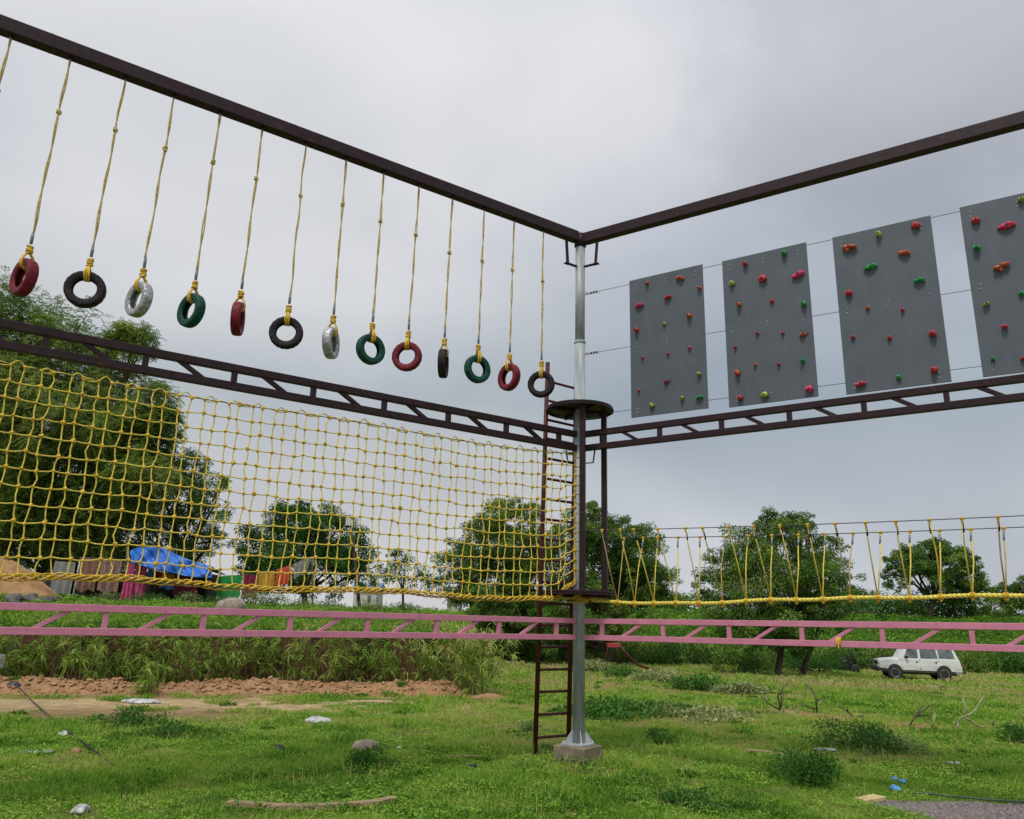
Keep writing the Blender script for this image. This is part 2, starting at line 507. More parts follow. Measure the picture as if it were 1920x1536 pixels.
def _pp(px_, py, rx, ry, k):
    p = gp(px_, py); return (p[0], p[1], rx, ry, k)
PATCH = [_pp(1525, 1345, .75, .5, 1.2), _pp(1548, 1352, .35, .4, 1.0), _pp(1470, 1333, .7, .5, .8), _pp(1700, 1362, .75, .4, 1.1), _pp(1800, 1372, .9, .35, 1.1), _pp(1150, 1338, .9, .7, .8), _pp(1250, 1350, 1.2, .6, .9), _pp(1390, 1352, 1.1, .4, .8),
         _pp(1330, 1300, 1.6, .6, .4), _pp(1155, 1290, 1.1, .9, .6), _pp(985, 1290, 1.2, 1.2, .4)]
SANDP = [_pp(1090, 1448, .5, .16, 1.0), _pp(1150, 1412, .3, .3, .9), _pp(868, 1420, .35, .1, .8), _pp(50, 1462, .5, .25, .8), _pp(1085, 1532, .4, .18, .7), _pp(1120, 1490, .2, .12, .6), _pp(600, 1500, .3, .12, .5), _pp(1600, 1420, .6, .3, .45), _pp(1350, 1430, .5, .3, .4), _pp(150, 1340, 2.6, .9, .8), _pp(420, 1338, 1.2, .6, .6)]


def bare_amt(x, y):
    """how bare of grass the soil is, 0..1, and how orange"""
    v = bank_v(x, y)
    lm = 1 - sst(-3.5, 0.8, x)
    path = np.exp(-((v + 2.75 + 1.6 * (fbm(x, y, .5, 21) - .5)) / 1.5) ** 2) * (0.25 + 0.75 * lm) * 1.7
    path = path * sst(.36, .60, fbm(x, y, 1.1, 33, 4) + .10 * (1 - sst(-9, -2, x)))
    rid = np.exp(-((v - 0.2) / 1.0) ** 2) * (1 - sst(-1.4, -0.1, x)) * 1.6
    rid = rid + 1.3 * np.exp(-((x + 0.35) / 0.5) ** 2 - ((y - 20.6) / 0.35) ** 2)
    face = sst(0.3, 0.9, v) * (1 - sst(2.7, 3.6, v)) * terr_mask(x, y) * 1.5
    pt = 0.75 * sst(0.66, 0.80, fbm(x, y, .55, 41, 4)) 
    pt = pt + 0.9 * np.exp(-((x - 1.35) / .5) ** 2 - ((y - 11.25) / .22) ** 2)
    tren = 1.1 * np.exp(-((y - 18.2 + .10 * (x - 6) + 0.5 * (vnoise(x, y, .6, 3) - .5)) / .45) ** 2) * sst(1.5, 4.5, x) * (0.2 + 1.0 * sst(.42, .62, fbm(x, y, .9, 51, 3)))
    wob = .6 + .9 * fbm(x, y, 2.0, 57, 4)
    for a_, b_, rx, ry, k in PATCH:
        tren = tren + k * wob * np.exp(-((x - a_) / rx) ** 2 - ((y - b_) / (ry * 1.6)) ** 2)
    for a_, b_, rx, ry, k in SANDP:
        pt = pt + k * wob * np.exp(-((x - a_) / rx) ** 2 - ((y - b_) / (ry * 1.6)) ** 2)
    return np.clip(path, 0, 1), np.clip(rid + face, 0, 1), np.clip(pt, 0, 1), np.clip(tren, 0, 1)


_ga, _gb, _gc = gp(1645, 1503), gp(1790, 1540), gp(1920, 1511)


def _hp(x, y, a, b):
    d = b[:2] - a[:2]; n = np.array([-d[1], d[0]]) / np.hypot(*d)
    return (x - a[0]) * n[0] + (y - a[1]) * n[1]


def gravel_amt(x, y):
    w_ = 0.35 * (fbm(x, y, 1.6, 61, 3) - .5)
    return sst(-0.4, -0.1, _hp(x, y, _ga, _gb) + w_) * sst(-0.3, 0.0, -_hp(x, y, _ga, _gc) + w_)


def dry_amt(x, y):
    d = 0.75 * sst(.40, .66, fbm(x, y, .28, 71, 4)) * sst(12.5, 16, y)
    d = d + 0.55 * sst(.52, .72, fbm(x, y, .5, 75, 4))
    d = d + 0.5 * np.exp(-((y - 17) / 3.0) ** 2) * sst(-3, 0, x) * (1 - sst(6, 9, x))
    return np.clip(d, 0, 1)


xs = spaced(-900, 900, 0.14, 1.08)
ys = [-6.0]
while ys[-1] < 1600:
    y = ys[-1]
    ys.append(y + (0.6 if y < 7.5 else 0.12 if y < 24 else 0.3 if y < 68 else (y - 60) * 0.08))
ys = np.array(ys)
GX, GY = np.meshgrid(xs, ys)
GZ = G(GX, GY)
GZ = np.where(GY > 200, GZ * 0 + 2.6, GZ)
nx, ny = len(xs), len(ys)
V = np.stack([GX, GY, GZ], -1).reshape(-1, 3)
ii = np.arange(ny - 1)[:, None] * nx + np.arange(nx - 1)[None]
FQ = np.stack([ii, ii + 1, ii + nx + 1, ii + nx], -1).reshape(-1, 4)
me = bpy.data.meshes.new('ground')
me.vertices.add(len(V)); me.vertices.foreach_set('co', V.ravel())
me.loops.add(FQ.size); me.loops.foreach_set('vertex_index', FQ.ravel().astype(np.int32))
me.polygons.add(len(FQ)); me.polygons.foreach_set('loop_start', np.arange(0, FQ.size, 4, dtype=np.int32)); me.polygons.foreach_set('loop_total', np.full(len(FQ), 4, np.int32))
me.update(calc_edges=True)
me.polygons.foreach_set('use_smooth', np.ones(len(FQ), bool))
path, rid, pt, tren = bare_amt(GX, GY)
grv = gravel_amt(GX, GY); dry = dry_amt(GX, GY)
green = np.array([.130, .185, .036]); olive = np.array([.19, .165, .075]); tan = np.array([.56, .41, .235]); earth = np.array([.40, .235, .122])
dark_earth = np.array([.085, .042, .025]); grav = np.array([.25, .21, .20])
C = green + (olive - green) * dry[..., None]
farfield = sst(20, 30, GY)[..., None]
C = C + (np.array([.125, .185, .032]) - C) * farfield * 0.75
C = C + (tan - C) * np.clip(path, 0, 1)[..., None] * 0.9
C = C + (np.array([.24, .16, .08]) - C) * pt[..., None] * .8
C = C + (earth - C) * rid[..., None]
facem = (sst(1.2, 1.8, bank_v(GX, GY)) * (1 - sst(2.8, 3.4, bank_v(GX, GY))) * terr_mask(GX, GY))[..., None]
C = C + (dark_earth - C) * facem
C = C + (earth - C) * tren[..., None]
C = C + (grav - C) * grv[..., None]
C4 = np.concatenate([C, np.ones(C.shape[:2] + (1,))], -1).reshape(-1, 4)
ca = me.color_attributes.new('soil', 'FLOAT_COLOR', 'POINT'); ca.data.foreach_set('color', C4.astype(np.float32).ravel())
gm = bpy.data.materials.new('ground_soil'); gm.use_nodes = True
nt = gm.node_tree; b = nt.nodes['Principled BSDF']; b.inputs['Roughness'].default_value = 1; b.inputs['Specular IOR Level'].default_value = .1
a = nt.nodes.new('ShaderNodeAttribute'); a.attribute_name = 'soil'
tcg = nt.nodes.new('ShaderNodeTexCoord')
na = nt.nodes.new('ShaderNodeTexNoise'); na.inputs['Scale'].default_value = 3; na.inputs['Detail'].default_value = 10; na.inputs['Roughness'].default_value = .7
nt.links.new(tcg.outputs['Object'], na.inputs['Vector'])
rr = nt.nodes.new('ShaderNodeValToRGB'); rr.color_ramp.elements[0].position = .3; rr.color_ramp.elements[0].color = (.55, .55, .55, 1); rr.color_ramp.elements[1].position = .7; rr.color_ramp.elements[1].color = (1.25, 1.25, 1.25, 1)
nt.links.new(na.outputs['Fac'], rr.inputs[0])
mm = nt.nodes.new('ShaderNodeMix'); mm.data_type = 'RGBA'; mm.blend_type = 'MULTIPLY'; mm.inputs[0].default_value = 1
nt.links.new(a.outputs['Color'], mm.inputs[6]); nt.links.new(rr.outputs[0], mm.inputs[7]); nt.links.new(mm.outputs[2], b.inputs['Base Color'])
nb = nt.nodes.new('ShaderNodeTexNoise'); nb.inputs['Scale'].default_value = 9; nb.inputs['Detail'].default_value = 10; nb.inputs['Roughness'].default_value = .7
nt.links.new(tcg.outputs['Object'], nb.inputs['Vector'])
bp = nt.nodes.new('ShaderNodeBump'); bp.inputs['Strength'].default_value = .9; bp.inputs['Distance'].default_value = .07
nt.links.new(nb.outputs['Fac'], bp.inputs['Height']); nt.links.new(bp.outputs[0], b.inputs['Normal'])
me.materials.append(gm)
go = bpy.data.objects.new('ground', me); COL.objects.link(go); go['kind'] = 'structure'
go['label'] = 'grassy field with a bare sandy strip and a raised earth terrace'

# ------------------------------------------------------------------ grass
M['grass'] = leafmat('grass_blades', [(0, (.062, .170, .020)), (.28, (.170, .360, .036)), (.52, (.325, .520, .068)), (.76, (.470, .480, .135)), (1, (.54, .42, .24))], trans=.35, rough=.6)


def scatter(n, y0, y1, dens_pow=1.0, half=0.74):
    y = y0 + (y1 - y0) * rng.random(n) ** dens_pow
    x = (rng.random(n) * 2 - 1) * (half * y + 0.4)
    return x, y


def tufts(n, y0, y1, hgt, wid, nb=6, half=0.74):
    # uniform in area: y density ~ y
    u = rng.random(n)
    y = np.sqrt(y0 ** 2 + u * (y1 ** 2 - y0 ** 2))
    x = (rng.random(n) * 2 - 1) * half * y
    path, rid, pt, tren = bare_amt(x, y)
    gr = gravel_amt(x, y)
    v = bank_v(x, y)
    keep = rng.random(n) > np.clip(path * 1.02 + rid * 1.05 + pt * .75 + tren * .8 + gr * 1.1, 0, 1)
    patch = fbm(x, y, 1.4, 81, 3)
    keep &= rng.random(n) < 0.55 + 0.9 * sst(.30, .55, patch)
    x, y, patch = x[keep], y[keep], patch[keep]
    n = len(x)
    z = G(x, y)
    tall = (0.6 + 1.1 * sst(.45, .75, fbm(x, y, .9, 91, 3))) * (0.75 + .5 * rng.random(n))
    dry = dry_amt(x, y)
    tone = np.clip(-0.17 + 0.95 * fbm(x, y, .9, 95, 5) + 0.18 * (fbm(x, y, 4.0, 97, 3) - .4) + 0.24 * sst(20, 32, y) + dry * 0.34 + rng.normal(size=n) * .07, 0, 1)
    c = np.repeat(np.stack([x, y, z], 1), nb, 0)
    m = len(c)
    c[:, :2] += rng.normal(size=(m, 2)) * wid * 2.2
    c[:, 2] -= 0.01
    d = rng.normal(size=(m, 3)) * [0.55, .55, .25]; d[:, 2] = np.abs(d[:, 2]) + 0.75
    ln = hgt * np.repeat(tall, nb) * (0.5 + rng.random(m))
    t = np.clip(np.repeat(tone, nb) + rng.normal(size=m) * .13, 0, 1)
    L = leaves(c, d, ln, wid * (0.7 + .6 * rng.random(m)), droop=0.15, nrm=rng.normal(size=(m, 3)))
    return L, t


parts = [tufts(70000, 7.6, 12.5, .060, .010, 7), tufts(70000, 12.5, 19, .075, .015, 6), tufts(60000, 19, 32, .095, .028, 5), tufts(38000, 32, 57, .13, .055, 4)]
# low broad leaf cover between the blades
def groundcover(n, y0, y1, size):
    u = rng.random(n)
    y = np.sqrt(y0 ** 2 + u * (y1 ** 2 - y0 ** 2)); x = (rng.random(n) * 2 - 1) * .74 * y
    path, rid, pt, tren = bare_amt(x, y)
    cl = fbm(x, y, 1.8, 101, 3)
    keep = (rng.random(n) > np.clip(path + rid + pt * .6 + tren * .5 + gravel_amt(x, y), 0, 1)) & (cl > .50)
    x, y = x[keep], y[keep]; n = len(x)
    c = np.stack([x, y, G(x, y) + .01 + .05 * rng.random(n)], 1)
    d = rng.normal(size=(n, 3)) * [1, 1, .25]
    t = np.clip(.25 + .35 * fbm(x, y, 2, 105, 2) + rng.normal(size=n) * .14, 0, .8)
    return leaves(c, d, size * (.6 + .8 * rng.random(n)), size * .6, nrm=rng.normal(size=(n, 3)) * [.4, .4, .2] + [0, 0, 1]), t
parts += [groundcover(110000, 7.6, 14, .035), groundcover(60000, 14, 24, .05)]
def clusters(nc, y0, y1, size):
    u = rng.random(nc)
    cy = np.sqrt(y0 ** 2 + u * (y1 ** 2 - y0 ** 2)); cx = (rng.random(nc) * 2 - 1) * .72 * cy
    ok = rng.random(nc) > np.clip(sum(bare_amt(cx, cy)) * .8 + gravel_amt(cx, cy), 0, 1)
    cx, cy = cx[ok], cy[ok]; nc = len(cx)
    per = 110
    rr_ = np.repeat(.07 + .20 * rng.random(nc) ** 2, per); tn = np.repeat(.05 + .38 * rng.random(nc) ** 1.4, per)
    a_ = rng.random(nc * per) * 6.28; q = rng.random(nc * per) ** .6
    x = np.repeat(cx, per) + np.cos(a_) * q * rr_ * 1.4; y = np.repeat(cy, per) + np.sin(a_) * q * rr_ * 1.4
    z = G(x, y) + rng.random(nc * per) * rr_ * .6 * (1.15 - q)
    D_ = np.stack([np.cos(a_), np.sin(a_), .2 + .6 * rng.random(nc * per)], 1) + rng.normal(size=(nc * per, 3)) * .5
    return leaves(np.stack([x, y, z], 1), D_, size * (.6 + .9 * rng.random(nc * per)), size * .55, nrm=rng.normal(size=(nc * per, 3)) * .4 + [0, 0, 1]), np.clip(tn + rng.normal(size=nc * per) * .08, 0, .8)
def stalks(n, y0, y1):
    u = rng.random(n)
    y = np.sqrt(y0 ** 2 + u * (y1 ** 2 - y0 ** 2)); x = (rng.random(n) * 2 - 1) * .74 * y
    k = (fbm(x, y, .8, 121, 3) > .52) & (rng.random(n) > gravel_amt(x, y) + bare_amt(x, y)[0])
    x, y = x[k], y[k]; n = len(x)
    D_ = np.stack([rng.normal(size=n) * .35, rng.normal(size=n) * .35, np.ones(n)], 1)
    return leaves(np.stack([x, y, G(x, y)], 1), D_, .08 + .17 * rng.random(n) ** 2, .005 + .00025 * y, nrm=rng.normal(size=(n, 3))), np.clip(.62 + .25 * rng.random(n), 0, 1)
parts += [stalks(9000, 7.6, 16), stalks(9000, 16, 34)]
parts += [clusters(260, 7.6, 15, .045), clusters(300, 15, 30, .065)]
# fuller growth on the terrace top, its slope and the far bank
def rough_veg(n, fx, hgt, wid):
    x, y = fx(n); n = len(x)
    z = G(x, y)
    d = rng.normal(size=(n, 3)) * [.7, .7, .3]; d[:, 2] = np.abs(d[:, 2]) + .45
    cl = fbm(x, y, .8, 111, 4)
    c = np.stack([x, y, z - .02 + sst(.45, .7, cl) * hgt * 1.2 * rng.random(n)], 1)
    t = np.clip(-.24 + .70 * cl + rng.normal(size=n) * .12 + (.10 if hgt < .2 else 0), 0, .72)
    return leaves(c, d, hgt * (.5 + rng.random(n)), wid * (.6 + .8 * rng.random(n)), droop=.3, nrm=rng.normal(size=(n, 3))), t
def f_terrace(n):
    v = 2.5 + 20 * rng.random(n) ** 1.4
    x = -1.4 - 22 * rng.random(n)
    return x - .0 * v, 18.6 + .287 * (x + 11.4) + v * 1.04
def f_edge(n):     # growth spilling over the top of the earth cut
    x = -13.5 + 12.4 * rng.random(n); v = 2.0 + 1.2 * rng.random(n) ** .8
    k = fbm(x, v, 1.1, 131, 3) > .46
    x, v = x[k], v[k]
    return x, 18.6 + .287 * (x + 11.4) + v * 1.04
def f_bank(n):  # far bank
    y = 54.5 + 13 * rng.random(n); x = (rng.random(n) * .80 - .06) * y
    return x, y
parts += [rough_veg(12000, f_edge, .24, .04), rough_veg(90000, f_terrace, .16, .035), rough_veg(60000, f_bank, .24, .10)]
for nm, L_, lab in (('grass', parts[:10], 'short bright green grass and low weeds covering the field'), ('undergrowth', parts[10:], 'rough green undergrowth covering the terrace and the far bank')):
    o = quadmesh(nm, np.concatenate([p[0] for p in L_]), np.concatenate([p[1] for p in L_]), M['grass'])
    tag(o, lab, 'grass' if nm == 'grass' else 'undergrowth', None, 'stuff')

# crumbly clods on the earth ridge
n = 4200
x = -12.8 + 12.8 * rng.random(n); y = 18.6 + .287 * (x + 11.4) + rng.normal(size=n) * .55
k = rng.random(n) < bare_amt(x, y)[1]
x, y = x[k], y[k]; zz = G(x, y); n = len(x)
mb = MB()
for i in range(n):
    r_ = .014 + .055 * rng.random() ** 6
    V8 = np.array([[1, 0, 0], [0, 1, 0], [-1, 0, 0], [0, -1, 0], [0, 0, .9], [.7, .7, .4], [-.7, .6, .5], [-.6, -.7, .4], [.6, -.7, .5]]) * (1 + .3 * rng.normal(size=(9, 1))) * r_
    mb.add(V8 + [x[i], y[i], zz[i]], [(0, 5, 8), (0, 1, 5), (1, 6, 5), (1, 2, 6), (2, 7, 6), (2, 3, 7), (3, 8, 7), (3, 0, 8), (5, 6, 4), (6, 7, 4), (7, 8, 4), (8, 5, 4)], False)
M['clod'] = mat('earth_clods', (.40, .245, .13), (.26, .15, .075), 3, 1, .5, spec=.05)
o = mb.build('rubble', M['clod']); tag(o, 'loose crumbly clods lying on the red earth ridge', 'earth clods', None, 'stuff')

# gravel in the bottom right corner
n = 9000
y = 7.6 + 2.4 * rng.random(n); x = 3.2 + 4.2 * rng.random(n)
k = gravel_amt(x, y) > .6
x, y = x[k], y[k]; n = len(x)
mb = MB()
for i in range(n):
    s = .008 + .02 * rng.random() ** 2.5
    a0 = rng.random() * 6.28
    px_ = np.array([[math.cos(a0 + j * 1.571) * s, math.sin(a0 + j * 1.571) * s * .7, 0] for j in range(4)] + [[0, 0, s * .9]])
    mb.add(px_ + [x[i], y[i], gz(x[i], y[i]) - .001], [(0, 1, 4), (1, 2, 4), (2, 3, 4), (3, 0, 4)], False)
M['gravel'] = mat('gravel', (.30, .27, .26), (.09, .085, .09), 25, .95)
o = mb.build('gravel', M['gravel']); tag(o, 'grey brown gravel patch at the lower right corner', 'gravel', None, 'stuff')

# ------------------------------------------------------------------ the galvanised pole
pole = empty('support_pole', P0, 'tall galvanised steel corner pole standing on a concrete block', 'pole')
mb = MB(); mb.tube([P0 + Z * .235, P0 + Z * 6.35], .088, 28); mb.build('pole_tube', M['galv'], pole)
mb = MB(); mb.tube([P0 + Z * 6.35, P0 + Z * 8.07], .080, 28); mb.build('upper_tube', M['galv'], pole)
mb = MB(); mb.lathe([(.083, 6.33), (.096, 6.335), (.096, 6.37), (.083, 6.375)], 28, P0); mb.build('collar', M['galv'], pole)
ba = math.radians(51.8)
bx, by = np.array([math.cos(ba), math.sin(ba), 0]), np.array([-math.sin(ba), math.cos(ba), 0])
BC = np.array([1.075, 11.93, 0.0])
mb = MB(); mb.bar(BC + Z * .222 - bx * .18, BC + Z * .222 + bx * .18, .36, .022); mb.build('base_plate', M['galv'], pole, .002)
for kk in range(4):
    a_ = ba + math.pi / 4 + kk * math.pi / 2
    d_ = np.array([math.cos(a_), math.sin(a_), 0]); s_n = np.array([-d_[1], d_[0], 0])
    c0 = P0 + Z * .234
    v = [c0 + d_ * .07, c0 + d_ * .215, c0 + d_ * .205 + Z * .02, c0 + d_ * .095 + Z * .17, c0 + d_ * .07 + Z * .17]
    vv = np.array([p - s_n * .005 for p in v] + [p + s_n * .005 for p in v])
    mb = MB(); mb.add(vv, [(4, 3, 2, 1, 0), (5, 6, 7, 8, 9)] + [(j, (j + 1) % 5, 5 + (j + 1) % 5, 5 + j) for j in range(5)], False)
    mb.build('gusset', M['galv'], pole)
for sx in (-1, 1):
    for sy in (-1, 1):
        mb = MB(); mb.tube([BC + bx * sx * .15 + by * sy * .15 + Z * .232, BC + bx * sx * .15 + by * sy * .15 + Z * .262], .011, 6); mb.build('bolt', M['bolt'], pole)
mb = MB(); mb.bar(BC + Z * -.15, BC + Z * .21, .52, .50, bx)
cb = mb.build('concrete_block', M['concrete']); tag(cb, 'square rough concrete footing block under the galvanised pole', 'block')
cb.location = BC.tolist()
cb.data.transform(Matrix.Translation((-BC[0], -BC[1], 0)))
bmd = cb.modifiers.new('b', 'BEVEL'); bmd.width = .015; bmd.segments = 3

# hanger brackets below the roof beams and below the truss
for d_, o_, z1, z2, r_, t_ in ((DL, 0, 8.13, 7.70, .018, .30), (DR, 0, 8.09, 7.70, .018, .32), (DL, 0, 4.50, 4.33, .009, .27), (DR, 0, 4.52, 4.32, .009, .27)):
    mb = MB()
    pts = [P0 + d_ * t_ + Z * z1, P0 + d_ * (t_ - .03) + Z * z2, P0 + d_ * .07 + Z * (z2 - .0)]
    mb.bar(pts[0], pts[1], r_ * 2, r_ * 2, d_); mb.bar(pts[1] + d_ * r_, pts[2], r_ * 2, r_ * 1.6)
    if r_ > .01: mb.bar(pts[1] + d_ * .06 - Z * .004, pts[1] - d_ * .04 - Z * .004, .07, .012)
    mb.build('bracket', M['brown'], pole)

# ------------------------------------------------------------------ beams
def beam(nm, d, n, L, label, zb):
    a, b_ = P0 + d * .0 + Z * zb, P0 + d * L + Z * zb
    e = empty(nm, P0 + d * (L / 2) + Z * 8.1, label, 'beam', 'roof beams')
    sgn = .035 if nm == 'roof_beam' else 0
    st_ = d * .085
    mb = MB(); mb.bar(a + st_, b_, .15, .175); o = mb.build('box_section', M['brown'], e, .008)
    for t in (2.05, 5.02, 7.9):
        if t < L:
            mb = MB(); mb.bar(P0 + d * t + Z * zb, P0 + d * (t + .012) + Z * zb, .154, .179); mb.build('weld_seam', M['brown'], e, .003)
    return e
beam('roof_beam', DL, NL, 10.0, 'long dark maroon overhead beam carrying the hanging tyres', 8.24)
beam('roof_beam', DR, NR, 9.0, 'dark maroon overhead beam above the grey climbing boards', 8.21)
mb = MB(); mb.lathe([(.0, 8.09), (.10, 8.09), (.10, 8.31), (.0, 8.31)], 20, P0); mb.build('cap_plate', M['brown'], pole)


def truss(nm, d, L, zc, sep_, ch, m, verts, diags, rise, label, grp, t0=.085, slope=0.0):
    e = empty(nm, P0 + d * (L / 2) + Z * (zc - sep_ / 2), label, 'truss', grp)
    q = lambda t, z: P0 + d * t + Z * (z + slope * t)
    for s in (1, -1):
        mb = MB(); mb.bar(q(t0, zc + s * sep_ / 2), q(L, zc + s * sep_ / 2), ch, ch); mb.build('upper_chord' if s > 0 else 'lower_chord', m, e, .005)
    zi = sep_ / 2 - ch / 2 + .002
    for t in verts:
        mb = MB(); mb.bar(q(t, zc - zi), q(t, zc + zi), ch * .72, ch * .72, d); mb.build('strut', m, e, .003)
    for t1, t2 in diags:
        mb = MB(); dq = unit(q(t2, zc + zi) - q(t1, zc - zi)) * .03; mb.bar(q(t1, zc - zi) - dq, q(t2, zc + zi) + dq, ch * .62, ch * .56, d); mb.build('brace', m, e, .003)
    return e


vl = [.42] + [1.41 + i * .997 for i in range(9)]
vr = [.40] + [1.36 + i * .946 for i in range(8)]
truss('lattice_truss', DL, 10, 4.675, .225, .09, M['brown'], vl, [(v + .38, v + .62) for v in vl], 0, 'dark maroon lattice truss just above the yellow net', 'lattice trusses')
truss('lattice_truss', DR, 9, 4.675, .225, .09, M['brown'], vr, [(v + .58, v + .36) for v in vr], 0, 'dark maroon lattice truss just below the grey climbing boards', 'lattice trusses', slope=.008)
truss('lattice_truss', DL, 10, 1.807, .235, .075, M['pink'], [.43] + [1.44 + i * .99 for i in range(9)], [(v + .62, v + .36) for v in [.43] + [1.44 + i * .99 for i in range(9)]], 0, 'pink lattice truss running below the yellow net', 'lattice trusses')
truss('lattice_truss', DR, 9, 1.807, .235, .075, M['pink'], [.385] + [1.34 + i * .94 for i in range(8)], [(v + .35, v + .62) for v in [.385] + [1.34 + i * .94 for i in range(8)]], 0, 'pink lattice truss running below the rope bridge and above the white car', 'lattice trusses', slope=.0125)

# ------------------------------------------------------------------ platforms, posts
def platform(z, label):
    e = empty('round_platform', P0 + Z * z, label, 'platform', 'round platforms on the pole')
    mb = MB(); mb.lathe([(.0, z - .018), (.525, z - .018), (.53, z - .012), (.53, z + .012), (.525, z + .018), (.0, z + .018)], 64, P0, smooth=False); mb.build('deck', M['brown'], e)
    mb = MB(); mb.lathe([(.515, z - .022), (.545, z - .022), (.545, z - .045), (.515, z - .045)], 64, P0, closed=True, smooth=False); mb.build('rim', M['brown'], e)
    for k in range(4):
        a_ = k * math.pi / 2 + .4; d_ = np.array([math.cos(a_), math.sin(a_), 0])
        mb = MB(); mb.bar(P0 + d_ * .09 + Z * (z - .045), P0 + d_ * .51 + Z * (z - .045), .035, .05); mb.build('support_arm', M['brown'], e)
    return e
platform(5.215, 'upper round dark platform around the pole at the height of the boards')
platform(2.345, 'lower round dark platform around the pole above the pink trusses')
for off_, lab in ((-.3, 'square dark maroon post standing in front of the galvanised pole'), (.3, 'square dark maroon post standing behind and right of the galvanised pole')):
    e0 = RP(.215 if off_ < 0 else .28, 2.365, off_)
    mb = MB(); mb.bar(e0, e0 * [1, 1, 0] + Z * 5.168, .082, .082, DR + NR * .25)
    one(mb, 'platform_post', M['brown'], lab, 'post', 'posts between the platforms', .004)

# ------------------------------------------------------------------ ladder
A1, A2 = at(1003, 1418, 12.15), at(1027, 680, 12.1)
B1, B2 = at(1066, 1385, 12.5), at(1081, 697, 12.5)
lad = empty('ladder', (A1 + B1) / 2, 'tall dark red steel ladder standing left of the galvanised pole', 'ladder')
for a_, b_ in ((A1, A2), (B1, B2)):
    mb = MB(); mb.tube([a_ - Z * .05, b_], .036, 14); mb.build('side_rail', M['maroon'], lad)
for py in [1414, 1384, 1341, 1298, 1256, 1213, 1172, 1131, 1091, 1050, 1011, 973, 935, 897, 859, 822, 787, 751, 715]:
    t = (py - 1418) / (680 - 1418)
    x0 = 1003 + 24 * t
    p = at(x0, py, 12.12)
    tt = (p[2] - A1[2]) / (A2[2] - A1[2])
    pa = A1 + (A2 - A1) * tt; pb = B1 + (B2 - B1) * ((p[2] - B1[2]) / (B2[2] - B1[2]))
    mb = MB(); mb.tube([pa, pb], .021, 10); mb.build('rung', M['maroon'], lad)

# ------------------------------------------------------------------ hanging tyres
tyre_prof = [(.126, .020), (.122, .036), (.128, .046), (.145, .052), (.168, .056), (.188, .057), (.201, .053), (.209, .043), (.2130, .016),
             (.2130, -.016), (.209, -.043), (.201, -.053), (.188, -.057), (.168, -.056), (.145, -.052), (.128, -.046), (.122, -.036), (.126, -.020),
             (.140, -.040), (.170, -.048), (.192, -.044), (.199, 0), (.192, .044), (.170, .048), (.140, .040)]
# tread: slightly raised blocks cut by slanted grooves
def tyre_mesh():
    mb = MB(); k = 72
    prof = np.array(tyre_prof); n = len(prof)
    ang = np.arange(k) * 2 * math.pi / k
    V = np.zeros((n, k, 3))
    for i, (r, h) in enumerate(prof):
        rr_ = np.full(k, r)
        if r > .2025 and i < 18:
            rr_ = rr_ - .006 * (((np.arange(k) + i) % 4) == 0)
        V[i, :, 0] = rr_ * np.cos(ang); V[i, :, 2] = rr_ * np.sin(ang); V[i, :, 1] = h
    f = []
    for i in range(n):
        for j in range(k):
            f.append((i * k + j, ((i + 1) % n) * k + j, ((i + 1) % n) * k + (j + 1) % k, i * k + (j + 1) % k))
    return mb.add(V.reshape(-1, 3), f, True)


